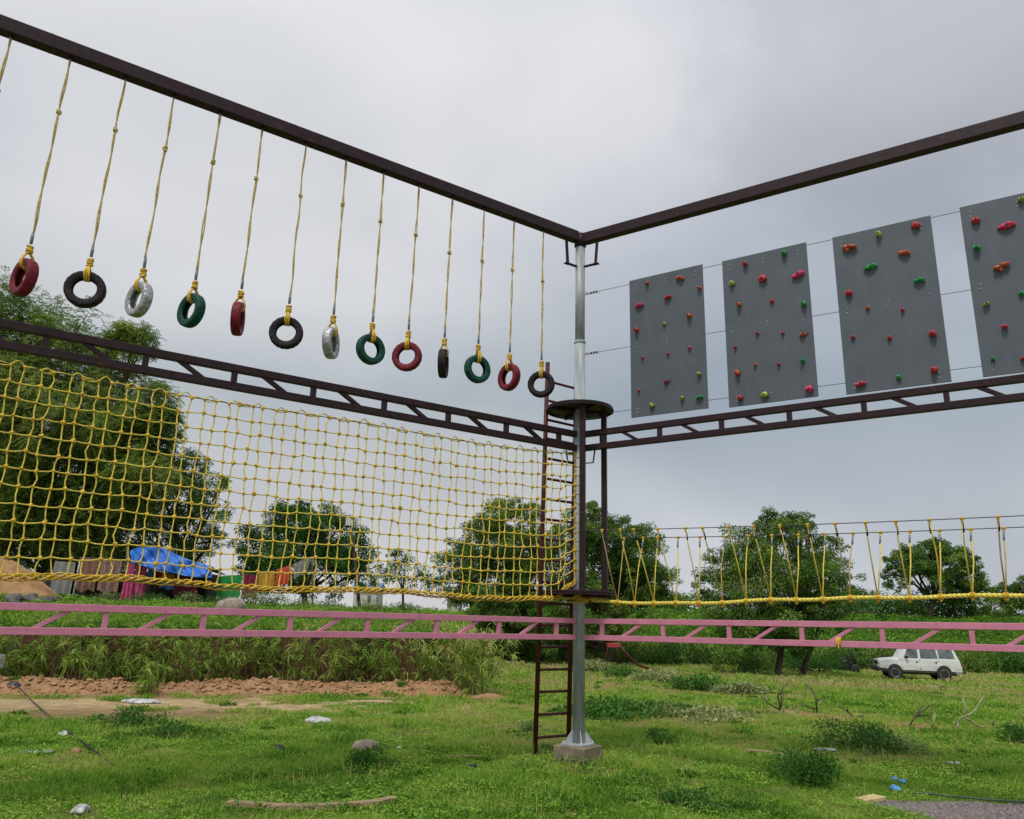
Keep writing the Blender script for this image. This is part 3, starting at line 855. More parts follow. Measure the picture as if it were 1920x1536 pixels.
def swing(t, knotz, topz, yaw, colour, label, partial=False):
    x0 = LP(t, 8.152)
    e = empty('tyre_swing', x0, label, 'tyre swing', 'tyre swings hanging from the beam')
    g = np.random.default_rng(int(t * 100))
    R_ = .212
    cz = topz - R_
    lean = g.normal(size=2) * .015
    cpt = np.array([x0[0] + lean[0], x0[1] + lean[1], cz])
    # two strands loosely twisted together
    zt, zb = 8.15, topz + .30
    for sgn in (0, 1):
        k = 34; zz = np.linspace(zt, zb, k)
        ph = sgn * math.pi + (zt - zz) * (5.5 + g.random()) + g.random() * 3
        fr = (zt - zz) / (zt - zb)
        amp = .006 + .006 * np.sin(fr * 9 + g.random() * 6) ** 2
        pts = np.stack([x0[0] + lean[0] * fr + np.cos(ph) * amp, x0[1] + lean[1] * fr + np.sin(ph) * amp, zz], 1)
        mb = MB(); mb.tube(pts, .0085, 6); mb.build('rope', M['rope_dusty'], e)
    fk = (zt - knotz) / (zt - zb)
    kc = np.array([x0[0] + lean[0] * fk, x0[1] + lean[1] * fk, knotz])
    mb = MB()
    for j in range(3):
        a0 = g.random() * 6; r1 = .017 + .006 * g.random(); th = np.linspace(0, 6.28, 12)
        tl = g.normal() * .5
        mb.tube(np.stack([kc[0] + np.cos(th) * r1, kc[1] + np.sin(th) * r1, kc[2] + (j - 1) * .014 + np.sin(th + a0) * r1 * tl], 1), .0095, 6)
    mb.tube([kc, kc + [.03, -.02, -.03], kc + [.035, -.02, -.045]], .006, 5)
    mb.build('knot', M['rope_dusty'], e)
    mb = MB(); mb.tube([x0 + Z * .0, x0 - Z * .035], .022, 8); mb.build('hook_plate', M['brown'], e)
    if partial: return e
    tl0 = np.array([cpt[0], cpt[1], topz + .32])
    mb = MB(); mb.tube([tl0, tl0 - Z * .06, tl0 - Z * .13], [.014, .018, .016], 10); mb.build('tape_wrap', M['tape'], e)
    # coil and the loops round the tyre
    mb = MB()
    for j in range(5):
        th = np.linspace(0, 6.3, 14); r1 = .024 + .008 * g.random()
        mb.tube(np.stack([cpt[0] + np.cos(th) * r1, cpt[1] + np.sin(th) * r1, topz + .155 - j * .019 + np.sin(th + g.random() * 6) * .008], 1), .0105, 7)
    mb.build('coil', M['rope_orange'], e)
    ax = np.array([math.sin(yaw), -math.cos(yaw), 0]); tg = np.array([math.cos(yaw), math.sin(yaw), 0])
    mb = MB()
    for j in range(3):
        sp = (j - 1) * .022
        base = cpt + Z * 0
        pts = []
        for q, (aa, zz, wd) in enumerate([(0, topz + .09, .0), (.045, topz + .03, .6), (.064, topz - .03, 1), (.052, topz - .085, 1), (0, topz - .112, 1.1), (-.052, topz - .085, 1), (-.064, topz - .03, 1), (-.045, topz + .03, .6), (0, topz + .09, .0)]):
            pts.append(base * [1, 1, 0] + ax * aa + tg * (sp * wd + g.normal() * .002) + Z * zz)
        mb.tube(pts, .0105, 7)
    mb.build('loop', M['rope_orange'], e)
    o = tyre_mesh().build('tyre', M['t_' + colour], None)
    o.parent = e
    o.location = Vector((cpt - x0).tolist())
    o.rotation_euler = (0, g.random() * 6.28, yaw)
    # keep hang upright: spin about its own axle first, then yaw
    o.rotation_mode = 'XYZ'
    return e


def viewyaw(t, th):        # th = how far the tyre's axle is turned to the left of the line to the camera
    p = LP(t, 5.4)
    base = math.atan2(p[0], p[1])              # view azimuth from +Y, clockwise
    return -base + math.radians(-th)


sw = [(7.69, 7.41, 5.555, 68, 'red', 'red tyre hung edge-on, leftmost of all the hanging tyres'),
      (7.10, 7.42, 5.575, 12, 'black', 'black tyre swing between the leftmost red tyre and a silver tyre'),
      (6.54, 7.38, 5.60, 62, 'silver', 'silver painted tyre swing with its tread turned to the viewer, beside a black tyre'),
      (5.98, 7.42, 5.62, 57, 'green', 'green tyre seen at an angle, between a silver and a dark red tyre'),
      (5.43, 7.39, 5.64, -80, 'red', 'dark red tyre hung edge-on between a green and a black tyre'),
      (4.84, 7.35, 5.60, 8, 'black', 'black tyre swing seen as a full ring between red and silver tyres'),
      (4.25, 7.42, 5.59, -70, 'silver', 'narrow silver tyre swing nearly edge-on beside a green tyre'),
      (3.67, 7.36, 5.63, -32, 'green', 'green tyre between the narrow silver tyre and a full red ring'),
      (3.09, 7.33, 5.66, 16, 'red', 'red tyre swing seen as a full ring beside a green tyre'),
      (2.52, 7.21, 5.67, -82, 'black', 'black tyre hung edge-on between a red and a green tyre'),
      (1.94, 7.25, 5.71, -32, 'green', 'small looking green tyre third from the galvanised pole'),
      (1.37, 7.26, 5.69, 48, 'red', 'red tyre second from the galvanised pole'),
      (.79, 7.24, 5.69, 10, 'black', 'black tyre nearest the ladder and the galvanised pole')]
for t, kz, tz, th, colr, lab in sw:
    swing(t, kz, tz, viewyaw(t, th), colr, lab)
swing(8.28, 7.42, 5.58, .8, 'green', 'dusty rope of a swing at the left edge, its tyre out of view')

# ------------------------------------------------------------------ climbing boards
def hold_mesh(shape, s, seed):
    mb = MB()
    g = np.random.default_rng(seed)
    if shape == 'dot': mb.blob((0, .02, 0), (s * .55, .035, s * .5), 12, 8, .08, seed)
    elif shape == 'long':
        mb.blob((0, .025, 0), (s * 1.0, .045, s * .38), 16, 10, .12, seed); mb.blob((s * .35, .03, s * .08), (s * .45, .05, s * .28), 12, 8, .1, seed + 1)
    elif shape == 'wing':
        mb.blob((-s * .35, .03, 0), (s * .6, .05, s * .30), 14, 8, .15, seed); mb.blob((s * .5, .03, s * .22), (s * .55, .05, s * .26), 14, 8, .15, seed + 1); mb.blob((-s * .1, .03, -s * .3), (s * .25, .04, s * .35), 12, 8, .15, seed + 2)
    elif shape == 'tri':
        mb.add(np.array([[-s * .8, 0, -s * .42], [s * .95, 0, s * .05], [-s * .5, 0, s * .5], [-s * .35, .08, -s * .05], [s * .1, .05, .0]]), [(0, 1, 4, 3), (1, 2, 3, 4), (2, 0, 3), (2, 1, 0)], True)
    elif shape == 'chunk':
        mb.blob((0, .03, 0), (s * .62, .06, s * .6), 14, 10, .22, seed); mb.blob((s * .25, .045, -s * .3), (s * .3, .05, s * .3), 10, 8, .2, seed + 1); mb.blob((-s * .3, .04, s * .2), (s * .3, .045, s * .3), 10, 8, .2, seed + 2)
    else:
        mb.blob((0, .03, 0), (s * .78, .05, s * .6), 14, 10, .18, seed); mb.blob((s * .3, .03, s * .15), (s * .4, .04, s * .3), 10, 8, .15, seed + 3)
    return mb


cm = {'r': 'hred', 'p': 'hpink', 'o': 'horange', 'g': 'hgreen', 'l': 'hlime'}
H1 = [(185, 598, 'o', 'med', .045), (400, 565, 'o', 'long', .085), (528, 630, 'o', 'med', .05), (320, 692, 'r', 'long', .07), (135, 745, 'p', 'long', .085), (462, 812, 'o', 'chunk', .065), (297, 862, 'l', 'dot', .06),
      (117, 905, 'r', 'chunk', .065), (462, 1020, 'p', 'dot', .06), (320, 1060, 'r', 'dot', .045), (153, 1086, 'r', 'dot', .045), (526, 1192, 'l', 'med', .045), (315, 1240, 'p', 'tri', .08), (130, 1298, 'o', 'dot', .045),
      (415, 1350, 'l', 'med', .05), (528, 1347, 'g', 'long', .065), (217, 1400, 'l', 'med', .065)]
H2 = [(828, 472, 'r', 'chunk', .06), (1083, 402, 'g', 'chunk', .07), (742, 600, 'l', 'med', .062), (943, 568, 'r', 'med', .095), (1176, 542, 'p', 'long', .11), (788, 740, 'o', 'chunk', .06), (1002, 715, 'r', 'dot', .065), (1212, 735, 'g', 'chunk', .065),
      (907, 925, 'r', 'dot', .05), (1073, 923, 'p', 'dot', .05), (1210, 932, 'o', 'tri', .10), (762, 1017, 'r', 'dot', .05), (1046, 1127, 'r', 'dot', .05), (893, 1132, 'o', 'dot', .052), (1203, 1105, 'g', 'med', .045),
      (778, 1187, 'o', 'chunk', .07), (1247, 1292, 'p', 'med', .085), (797, 1350, 'r', 'chunk', .065), (955, 1330, 'l', 'med', .08)]
H3 = [(180, 437, 'o', 'wing', .115), (375, 348, 'l', 'chunk', .07), (618, 292, 'r', 'med', .08), (543, 470, 'o', 'long', .085), (322, 563, 'g', 'long', .10), (642, 650, 'g', 'long', .08), (180, 733, 'r', 'med', .065), (302, 828, 'o', 'dot', .058),
      (531, 842, 'r', 'dot', .055), (206, 1021, 'r', 'dot', .06), (446, 1024, 'r', 'dot', .06), (730, 1000, 'r', 'chunk', .075), (740, 1237, 'r', 'chunk', .07), (505, 1283, 'g', 'dot', .072), (258, 1328, 'p', 'long', .085)]
H4 = [(1010, 258, 'r', 'med', .075), (1308, 118, 'l', 'med', .05), (1213, 292, 'p', 'long', .115), (1017, 438, 'g', 'chunk', .07), (1178, 563, 'o', 'wing', .11), (1310, 735, 'g', 'dot', .07), (1080, 806, 'l', 'long', .05), (1200, 953, 'p', 'med', .05), (1125, 1162, 'g', 'dot', .055), (1320, 1160, 'r', 'dot', .06)]
boards = [(.905, 7.245, 4.96, H1, 1160, 360, 'grey climbing board nearest the pole, with two lime holds low down'),
          (2.43, 7.215, 4.93, H2, 1160, 360, 'grey climbing board with an orange triangular hold, second from the pole'),
          (4.0, 7.19, 4.905, H3, 1540, 340, 'grey climbing board with two long green holds, third from the pole'),
          (5.555, 7.205, 4.91, H4, 1540, 340, 'grey climbing board cut off by the right edge of the view')]
yawR = math.atan2(DR[1], DR[0])
for (t0, z1, z0, hs, ox, oy, lab) in boards:
    e = empty('climbing_board', RP(t0 + .61, z0), lab, 'climbing board', 'climbing boards hung on wires')
    mb = MB(); mb.bar(RP(t0, (z0 + z1) / 2, 0), RP(t0 + 1.22, (z0 + z1) / 2, 0), .018, z1 - z0); mb.build('panel', M['board'], e, .002)
    for i, (zx, zy, c, shp, s) in enumerate(hs):
        px_, py_ = ox + zx / 3.492, oy + zy / 3.492
        t, z = wall(px_, py_, DR, NR, -.03)
        s = s * .84
        o = hold_mesh(shp, s, int(zx * 7 + zy)).build('hold', M[cm[c]], None)
        # local frame: x along the board, y out of the board towards the viewer
        p = RP(t, z, -.009)
        Rm = Matrix(((DR[0], -NR[0], 0, 0), (DR[1], -NR[1], 0, 0), (0, 0, 1, 0), (0, 0, 0, 1)))
        tilt = Matrix.Rotation(((zx * 13 + zy * 7) % 40 - 20) / 60., 4, 'Y')
        o.parent = e
        o.matrix_local = Matrix.Translation(Vector((p - RP(t0 + .61, z0)).tolist())) @ Rm @ tilt
        mbb = MB(); mbb.lathe([(0, .0), (s * .16 + .003, .0), (s * .16 + .003, .004), (0, .004)], 10, (0, {'long': .068, 'wing': .078, 'tri': .06, 'chunk': .092, 'dot': .054, 'med': .08}[shp], 0), axis=1)
        bo = mbb.build('bolt_hole', M['hdark'], None); bo.parent = o
    for fx in (.09, .5, .90):
        for z in (z1 - .13, (z0 + z1) / 2 + .02, z0 + .10):
            for dz in (.03, -.03):
                mb = MB(); p = RP(t0 + 1.22 * fx + dz * .15, z + dz, -.0088); mb.tube([p, p - NR * .008], .0062, 6); mb.build('bolt', M['bolt'], e)

# wires carrying the boards
for i, zs_ in enumerate(((7.20, 7.14, 'top'), (6.14, 6.02, 'middle'), (5.10, 5.03, 'bottom'))):
    a_, b_ = RP(.10, zs_[0], .012), RP(9, zs_[1], .022)
    e = empty('steel_wire', a_, {'top': 'highest thin steel wire carrying the climbing boards', 'middle': 'thin steel wire crossing behind the middle of the climbing boards', 'bottom': 'lowest thin steel wire carrying the climbing boards'}[zs_[2]], 'wire', 'wires carrying the climbing boards')
    ts = np.linspace(0, 1, 24)
    mb = MB(); mb.tube([a_ + (b_ - a_) * t - Z * (.10 * math.sin(math.pi * min(1, t * 1.0)) * .0) for t in ts], .0045, 5); mb.build('wire', M['steel'], e)
    for q in (.10, .15, .20):
        mb = MB(); mb.bar(a_ + DR * q - Z * .018, a_ + DR * q + Z * .018, .03, .014, DR); mb.build('clamp', M['steel'], e)
    mb = MB(); th = np.linspace(0, 6.28, 12); c0 = a_ + DR * .02
    mb.tube([c0 + DR * .028 * math.cos(t) + Z * .02 * math.sin(t) for t in th], .0045, 5); mb.build('eye', M['steel'], e)
    mb = MB(); mb.tube([a_ + DR * .05 - Z * .012, a_ + DR * .24 - Z * .016, a_ + DR * .255 - Z * .04], .0035, 5); mb.build('tail', M['steel'], e)

# ------------------------------------------------------------------ yellow net
TN = 70
rows = 13
cs = .14
g = np.random.default_rng(5)
ntop = lambda t: 4.36 + .11 * max(0, 1 - t / 3.0) ** 1.5 - .02 * math.sin(t * 1.3)
def nbot(t):
    z = 2.235 + .02 * math.sin(t * 2.1 + 1)
    if t < .52: z = 2.18 + (.52 - t) * .75
    return z
nodes = np.zeros((TN, rows, 3))
phc = g.random(TN) * 6.28
for i in range(TN):
    t = .10 + cs * i
    t_ = t + (.012 if i % 2 else -.012)
    for r in range(rows):
        f = r / (rows - 1)
        zt, zb = ntop(t), nbot(t)
        f2 = f + .005 * math.sin(r * 1.7 + phc[i]) * (0 < r < rows - 1)
        z = zt + (zb - zt) * f2
        dt = .009 * math.sin(r * .9 + phc[i]) * min(1, r / 3.0) + g.normal() * .007
        if r % 2 == i % 2: dt += .009
        w_ = .025 * math.sin(t * 1.9 + r * .33) * f + .010 * g.normal() * (r > 0)
        if t < .5 and r > 8: dt += .05 * (r - 8) / 4 * (1 if i % 2 else .3)
        nodes[i, r] = LP(t_ + dt, z + g.normal() * .004, w_)
net = empty('rope_net', LP(4.5, 2.2), 'yellow knotted rope climbing net stretched below the dark truss', 'net')
mb = MB()
for i in range(TN):
    for r in range(rows):
        p = nodes[i, r]
        if r < rows - 1:
            q = nodes[i, r + 1]; mid = (p + q) / 2 + DL * g.normal() * .009 + NL * g.normal() * .006
            mb.tube([p, mid, q], .0076, 5, cap=False)
        if i < TN - 1 and r > 0:
            q = nodes[i + 1, r]; mid = (p + q) / 2 - Z * (.003 + .006 * g.random())
            mb.tube([p, mid, q], .0076, 5, cap=False)
mb.build('net_mesh', M['rope'], net)
mb = MB()
for i in range(TN):
    for r in range(rows):
        p = nodes[i, r]
        s = (1.32 if (i + r) % 2 else 1.08) * g.uniform(.85, 1.15)
        for j in range(2):
            th = np.linspace(0, 6.28, 9)[:-1]; th = np.append(th, th[0])
            a_ = DL * math.cos(j * 1.4 + .5) + Z * math.sin(j * 1.4 + .5) + NL * g.normal() * .4; b_ = NL + Z * .4 * g.normal() + DL * .6 * (j - .5)
            mb.tube([p + (a_ * math.cos(q) + b_ * math.sin(q)) * .0135 * s for q in th], .0074 * s, 5, cap=False)
        mb.blob(p, (.014 * s, .014 * s, .014 * s), 6, 4, .1, int(i * 20 + r))
mb.build('knots', M['rope_orange'], net)
# scalloped top edge: loops of rope laid over the cable
mb = MB()
for i in range(TN - 1):
    p, q = nodes[i, 0], nodes[i + 1, 0]
    hh = (.05 if i % 2 else .012) * (.7 + .6 * g.random())
    mb.tube([p + (q - p) * t + Z * hh * math.sin(math.pi * t) + NL * .012 * math.sin(6 * t) for t in np.linspace(0, 1, 7)], .0078, 5, cap=False)
    if i % 3 == 0: mb.tube([p + (q - p) * t * 1.2 - Z * .02 * math.sin(math.pi * t) for t in np.linspace(0, 1, 5)], .0078, 5, cap=False)
mb.build('top_edge_rope', M['rope'], net)
# bottom edge: several strands wound round each other
mb = MB()
for st_ in range(4):
    pts = []
    for i in range(TN * 3 - 2):
        a0 = i / 3; i0 = int(a0); f = a0 - i0
        p = nodes[i0, -1] * (1 - f) + nodes[min(i0 + 1, TN - 1), -1] * f
        pa = a0 * 2.2 + st_ * 1.6
        am = .022 + .022 * (.5 + .5 * math.sin(a0 * .9 + st_ * 2))
        pts.append(p + Z * (math.sin(pa) * am - .018) + NL * math.cos(pa) * .02)
    mb.tube(pts, .0088, 5)
mb.build('bottom_edge_rope', M['rope_orange'], net)
# lashing down the pole side
mb = MB()
pts = []
for i in range(60):
    f = i / 59
    pts.append(LP(.085 + .03 * math.sin(i * 1.9), 4.42 - f * 1.75, .02 * math.cos(i * 2.3)))
mb.tube(pts, .008, 5)
for i in range(13):
    z = 4.40 - i * .145
    th = np.linspace(0, 6.28, 16)
    mb.tube([P0 + Z * (z + .01 * math.sin(t * 2)) + np.array([math.cos(t), math.sin(t), 0]) * .094 for t in th], .0045, 4, cap=False)
    mb.tube([P0 + DL * .09 + Z * z, nodes[0, min(12, i)] if i < 12 else nodes[0, 12]], .007, 5)
mb.build('lashing', M['rope_orange'], net)
# cable of the net
cab = empty('steel_cable', LP(.1, 4.49), 'steel cable threaded through the top edge of the yellow net', 'cable', 'cables of the yellow net')
mb = MB(); mb.tube([LP(t, ntop(t) + .004, .004) for t in np.linspace(.09, 10, 60)], .006, 5); mb.build('wire', M['steel'], cab)
for q in (.16, .21, .26):
    mb = MB(); mb.bar(LP(q, ntop(q) - .015), LP(q, ntop(q) + .03), .035, .018, DL); mb.build('clamp', M['steel'], cab)
mb = MB(); mb.tube([LP(t, nbot(max(t, .52)) - .035, 0) for t in np.linspace(.09, 10, 60)], .006, 5)
one(mb, 'steel_cable', M['steel'], 'steel cable under the bottom edge of the yellow net', 'cable', 'cables of the yellow net')

# ------------------------------------------------------------------ rope bridge
A_t = [1129, 1163, 1188, 1233, 1285, 1317, 1364, 1412, 1462, 1514, 1566, 1623, 1680, 1743, 1805, 1873]
B_t = [1170, 1206, 1233, 1271, 1312, 1359, 1403, 1447, 1497, 1547, 1599, 1651, 1706, 1762, 1821, 1883]
F_b = [1158, 1190, 1226, 1267, 1310, 1354, 1399, 1445, 1493, 1543, 1594, 1646, 1705, 1764, 1824, 1887]
sA = [wall(x, 985, DR, NR, -.3)[0] for x in A_t]; sB = [wall(x, 1000, DR, NR, .3)[0] for x in B_t]; sF = [wall(x, 1120, DR, NR, 0)[0] for x in F_b]
for k in range(8):
    for l_ in (sA, sB, sF): l_.append(l_[-1] + .34)
zA = lambda t: 3.235 - .055 * math.sin(math.pi * min(t, 9) / 9.0) + .0 * t
zB = lambda t: 3.175 - .055 * math.sin(math.pi * min(t, 9) / 9.0)
zF = lambda t: 2.225 - .03 * math.sin(min(t, 3) * 1.0) + .028 * max(0, t - 1.5) + .008 * math.sin(t * 5.2)
br = empty('rope_bridge', RP(.3, 2.2), 'rope bridge with one thick yellow foot rope and V-shaped hangers', 'rope bridge')
mb = MB(); pts = [RP(t, zF(t)) for t in np.linspace(.22, 9, 220)]
mb.tube(pts, .0215, 10); mb.build('foot_rope', M['rope'], br)
mb = MB()       # visible lay of the thick rope
for sg in range(3):
    mb.tube([RP(t, zF(t)) + .015 * (Z * math.sin(t * 42 + sg * 2.094) + NR * math.cos(t * 42 + sg * 2.094)) for t in np.linspace(.22, 9, 900)], .0125, 5)
mb.build('rope_strand', M['rope'], br)
for off_, zf in ((-.3, zA), (.3, zB)):
    mb = MB(); mb.tube([RP(t, zf(t), off_) for t in np.linspace(.29, 9, 40)], .0062, 5); hc = mb.build('hand_cable', M['steel'], br)
    for q in (.36, .43, .50):
        mb = MB(); mb.bar(RP(q, zf(q) - .018, off_), RP(q, zf(q) + .018, off_), .03, .02, DR); mb.build('clamp', M['steel'], hc, 0)
for i in range(len(sF)):
    if sF[i] > 8.9: continue
    bo_ = RP(sF[i], zF(sF[i]) + .01)
    for off_, l_, zf in ((-.3, sA, zA), (.3, sB, zB)):
        top = RP(l_[i], zf(l_[i]), off_)
        mid = (top + bo_) / 2 + DR * g.normal() * .012
        mb = MB(); mb.tube([top - Z * .02, mid * .5 + top * .5 + DR * g.normal() * .004, mid, bo_], .0085, 6); ho = mb.build('hanger', M['rope_dusty'] if (i * 7) % 5 == 0 else M['rope'], br)
        mb = MB(); dd = unit(bo_ - top); mb.tube([top + dd * .05, top + dd * .16], .0125, 6); mb.build('tape_wrap', M['tape'] if off_ > 0 else M['blackthing'], ho)
        mb = MB()
        for j in range(3):
            th = np.linspace(0, 6.28, 9); cc = top + DR * (j - 1) * .014
            mb.tube([cc + (Z * math.cos(q) + NR * math.sin(q)) * .013 for q in th], .0072, 5, cap=False)
        mb.blob(top - Z * .024, (.014, .014, .019), 8, 6, .2, i)
        mb.build('knot', M['rope_orange'], ho)
    mb = MB()
    for j in range(3):
        th = np.linspace(0, 6.28, 10); cc = RP(sF[i] + (j - 1) * .018, zF(sF[i]))
        mb.tube([cc + (Z * math.cos(q) + NR * math.sin(q)) * .031 for q in th], .009, 5, cap=False)
    mb.blob(RP(sF[i], zF(sF[i]) - .04), (.02, .02, .02), 8, 6, .2, i)
    mb.build('tie', M['rope_orange'], br)
# rope wound under the lower platform
mb = MB()
for j in range(5):
    th = np.linspace(0, 6.28, 30)
    mb.tube([P0 + Z * (2.285 - j * .022 + .012 * math.sin(3 * t + j)) + np.array([math.cos(t), math.sin(t), 0]) * (.11 + .03 * (j % 3) + .015 * math.sin(2 * t + j)) for t in th], .012, 6, cap=False)
mb.tube([P0 + Z * 2.27 + DR * t + NR * .02 * math.sin(t * 20) - Z * .02 for t in np.linspace(.1, .4, 10)], .016, 6)
mb.tube([P0 + Z * 2.24 + DL * t + NL * .02 * math.sin(t * 20) for t in np.linspace(.1, .55, 10)], .010, 6)
mb.build('rope_lashing', M['rope_orange'], br)

# ------------------------------------------------------------------ trees
M['neem'] = leafmat('neem_leaves', [(0, (.040, .095, .016)), (.45, (.125, .215, .034)), (.75, (.245, .330, .065)), (1, (.34, .39, .12))], trans=.4)
M['dark_leaf'] = leafmat('dark_tree_leaves', [(0, (.028, .072, .014)), (.45, (.098, .200, .034)), (.8, (.215, .330, .060)), (1, (.30, .38, .095))], trans=.22)
M['fresh_leaf'] = leafmat('fresh_green_leaves', [(0, (.024, .075, .014)), (.5, (.055, .160, .026)), (.85, (.095, .225, .038)), (1, (.150, .26, .055))], trans=.25)
M['bamboo'] = leafmat('bamboo_leaves', [(0, (.055, .105, .017)), (.45, (.140, .250, .034)), (.78, (.290, .430, .070)), (1, (.50, .47, .18))], trans=.3)
M['pale_weed'] = leafmat('pale_weed_leaves', [(0, (.050, .115, .030)), (.5, (.160, .255, .075)), (1, (.46, .48, .22))], trans=.25)


def tree(name, base, lobes, depth, leaf, m, label, group=None, density=1.0, trunks=None, spray=False, trunk_r=.16, airy=0.0, seed=0, cat='tree', clump=.33):
    """lobes: (photo x, photo y, radius px) measured at the tree's own distance; grown in depth as well"""
    g = np.random.default_rng(seed + 100)
    e = empty(name, base, label, cat, group)
    k = depth / F
    CS = []
    for (lx, ly, lr) in lobes:
        dz = g.uniform(-.7, .7) * lr * k
        c = at(lx, ly, depth + dz)
        CS.append((c, lr * k * (1 + dz / depth)))
    # add lobes on the far and near side so that the crown is round from any side
    extra = []
    for c, r in CS:
        if g.random() < .6:
            extra.append((c + np.array([g.normal() * r * .3, g.choice([-1, 1]) * r * (.9 + .5 * g.random()), -r * .1]), r * .85))
    LV, LT = [], []
    tw = MB()
    for li, (c, r) in enumerate(CS + extra):
        lt = g.uniform(-.16, .20)
        scl = .5 if li >= len(CS) else 1.0
        nclump = max(6, int(34 * density * scl * (r / 1.8) ** 1.2))
        for q in range(nclump):
            d = unit(g.normal(size=3) + np.array([0, 0, .35]))
            rad = r * (1.06 - .55 * g.random() ** 1.7)
            if q % 7 == 0: rad = r * g.uniform(1.05, 1.28)
            cc = c + d * rad * np.array([1.05, 1.0, .88])
            cr_ = r * clump * (.45 + .8 * g.random()) * (.6 if q % 7 == 0 else 1)
            tone0 = g.random()
            if spray:
                ns = int(30 * density)
                sc = cc + g.normal(size=(ns, 3)) * cr_ * .55
                sd_ = unit(sc - cc + g.normal(size=(ns, 3)) * .3 + d * .3) ; sd_[:, 2] -= .25; sd_ = unit(sd_)
                nl = 11
                f = np.linspace(0, 1, nl)
                P = sc[:, None, :] + sd_[:, None, :] * (f[None, :, None] * leaf * 3.2) - np.array([0, 0, 1.0]) * (f[None, :, None] ** 2) * leaf * 1.1
                side = unit(np.cross(sd_, Z))[:, None, :] * np.where(np.arange(nl) % 2 == 0, 1, -1)[None, :, None]
                D_ = sd_[:, None, :] * .6 + side * .9 - np.array([0, 0, .35])
                P = P.reshape(-1, 3); D_ = D_.reshape(-1, 3) + g.normal(size=(ns * nl, 3)) * .18
                LV.append(leaves(P, D_, leaf * (.8 + .4 * g.random(len(P))), leaf * .34, droop=.15, nrm=g.normal(size=(len(P), 3)) * .5 + [0, 0, 1]))
                LT.append(np.clip(.12 + lt + .55 * tone0 + .25 * g.random(len(P)), 0, 1))
            else:
                leaf_ = leaf * .80; nl = int(310 * density * (.7 + .6 * g.random()) * min(1.6, (cr_ / .7)) ** 1.5) + 20
                u = unit(g.normal(size=(nl, 3))) * (g.random(nl) ** .45)[:, None] * cr_ * np.array([1.15, 1.15, .75])
                P = cc + u
                D_ = u + g.normal(size=(nl, 3)) * cr_ * .5 + np.array([0, 0, -.15]) * cr_
                LV.append(leaves(P, D_, leaf_ * (.6 + .8 * g.random(nl)), leaf_ * .5, droop=.2, nrm=g.normal(size=(nl, 3)) * .6 + unit(u) * .5 + [0, 0, .6]))
                LT.append(np.clip(.10 + lt + .55 * tone0 ** 1.5 + .3 * g.random(nl), 0, 1))
            # a twig to the clump
            if g.random() < .5:
                tw.tube([c + (cc - c) * .15, c + (cc - c) * .6 + g.normal(size=3) * .08, cc], [.035, .022, .008], 4, cap=False)
    # trunk and limbs
    tb = MB()
    trunks = trunks or [(base, None)]
    cen = np.mean([c for c, r in CS], 0)
    for ti, (b0, bend) in enumerate(trunks):
        b0 = np.array(b0, float)
        near = sorted(CS, key=lambda q: np.linalg.norm(q[0][:2] - b0[:2]) + .3 * q[0][2])
        low = min(c[2] - r for c, r in CS)
        fork = b0 * .55 + cen * .45; fork[2] = max(b0[2] + 1.0, min(low + .3, b0[2] + 2.8))
        if bend is not None: fork = fork + np.array(bend)
        mid = (b0 + fork) / 2 + g.normal(size=3) * .12
        tr = trunk_r * (1 if ti == 0 else .75)
        tb.tube([b0 - Z * .3, b0 + Z * .05, mid, fork], [tr * 1.35, tr * 1.1, tr * .85, tr * .75], 10, cap=False)
        tgt = near[:max(4, len(near) // len(trunks) + 1)] if len(trunks) > 1 else CS
        for c, r in tgt:
            m1 = fork * .55 + c * .45 + g.normal(size=3) * .22 + Z * .1
            rr0 = tr * .55
            tb.tube([fork - Z * .05, m1, c * .8 + fork * .2 + g.normal(size=3) * .1, c], [rr0, rr0 * .7, rr0 * .45, rr0 * .2], 7, cap=False)
            for q in range(3):
                dd = unit(g.normal(size=3) + [0, 0, .3])
                tb.tube([m1 * .4 + c * .6, c + dd * r * .5, c + dd * r * .9], [rr0 * .35, rr0 * .22, .01], 5, cap=False)
    if tw.n: tb.add(np.concatenate(tw.v), tw.f)
    tb.build('trunk', M['bark'], e)
    quadmesh('crown', np.concatenate(LV), np.concatenate(LT), m, e)
    return e


def grd(px_, Y):     # ground point under photo column px at distance Y
    p = at(px_, 1200, Y); return np.array([p[0], p[1], gz(p[0], p[1])])


tree('neem_tree', grd(110, 34), [(-110, 700, 120), (-60, 640, 110), (40, 640, 85), (130, 655, 75), (215, 655, 42), (262, 640, 30), (-20, 780, 120), (110, 760, 95), (215, 745, 65), (275, 760, 45), (20, 900, 120), (140, 880, 95), (235, 860, 70), (280, 900, 50), (60, 990, 95), (170, 980, 80), (250, 960, 50), (-100, 900, 130), (60, 820, 90), (180, 820, 70), (90, 930, 80), (210, 930, 60), (0, 1010, 80), (110, 1040, 60), (200, 1035, 45), (250, 830, 50), (300, 820, 28), (305, 780, 24), (-40, 590, 60)], 34, .13, M['neem'],
     'big feathery neem tree behind the net at the left edge', 'trees behind the course', density=1.0, spray=True, trunk_r=.28, seed=1, clump=.36)
tree('leafy_tree', grd(340, 37), [(335, 885, 42), (375, 915, 40), (320, 950, 60), (385, 960, 38), (350, 1010, 55), (395, 1010, 30), (290, 1020, 50), (290, 880, 40), (415, 905, 14), (310, 1050, 40), (360, 870, 30), (270, 960, 45)], 37, .13, M['dark_leaf'],
     'dark dense tree behind the blue tarpaulin', 'trees behind the course', trunk_r=.2, seed=2, density=1.05)
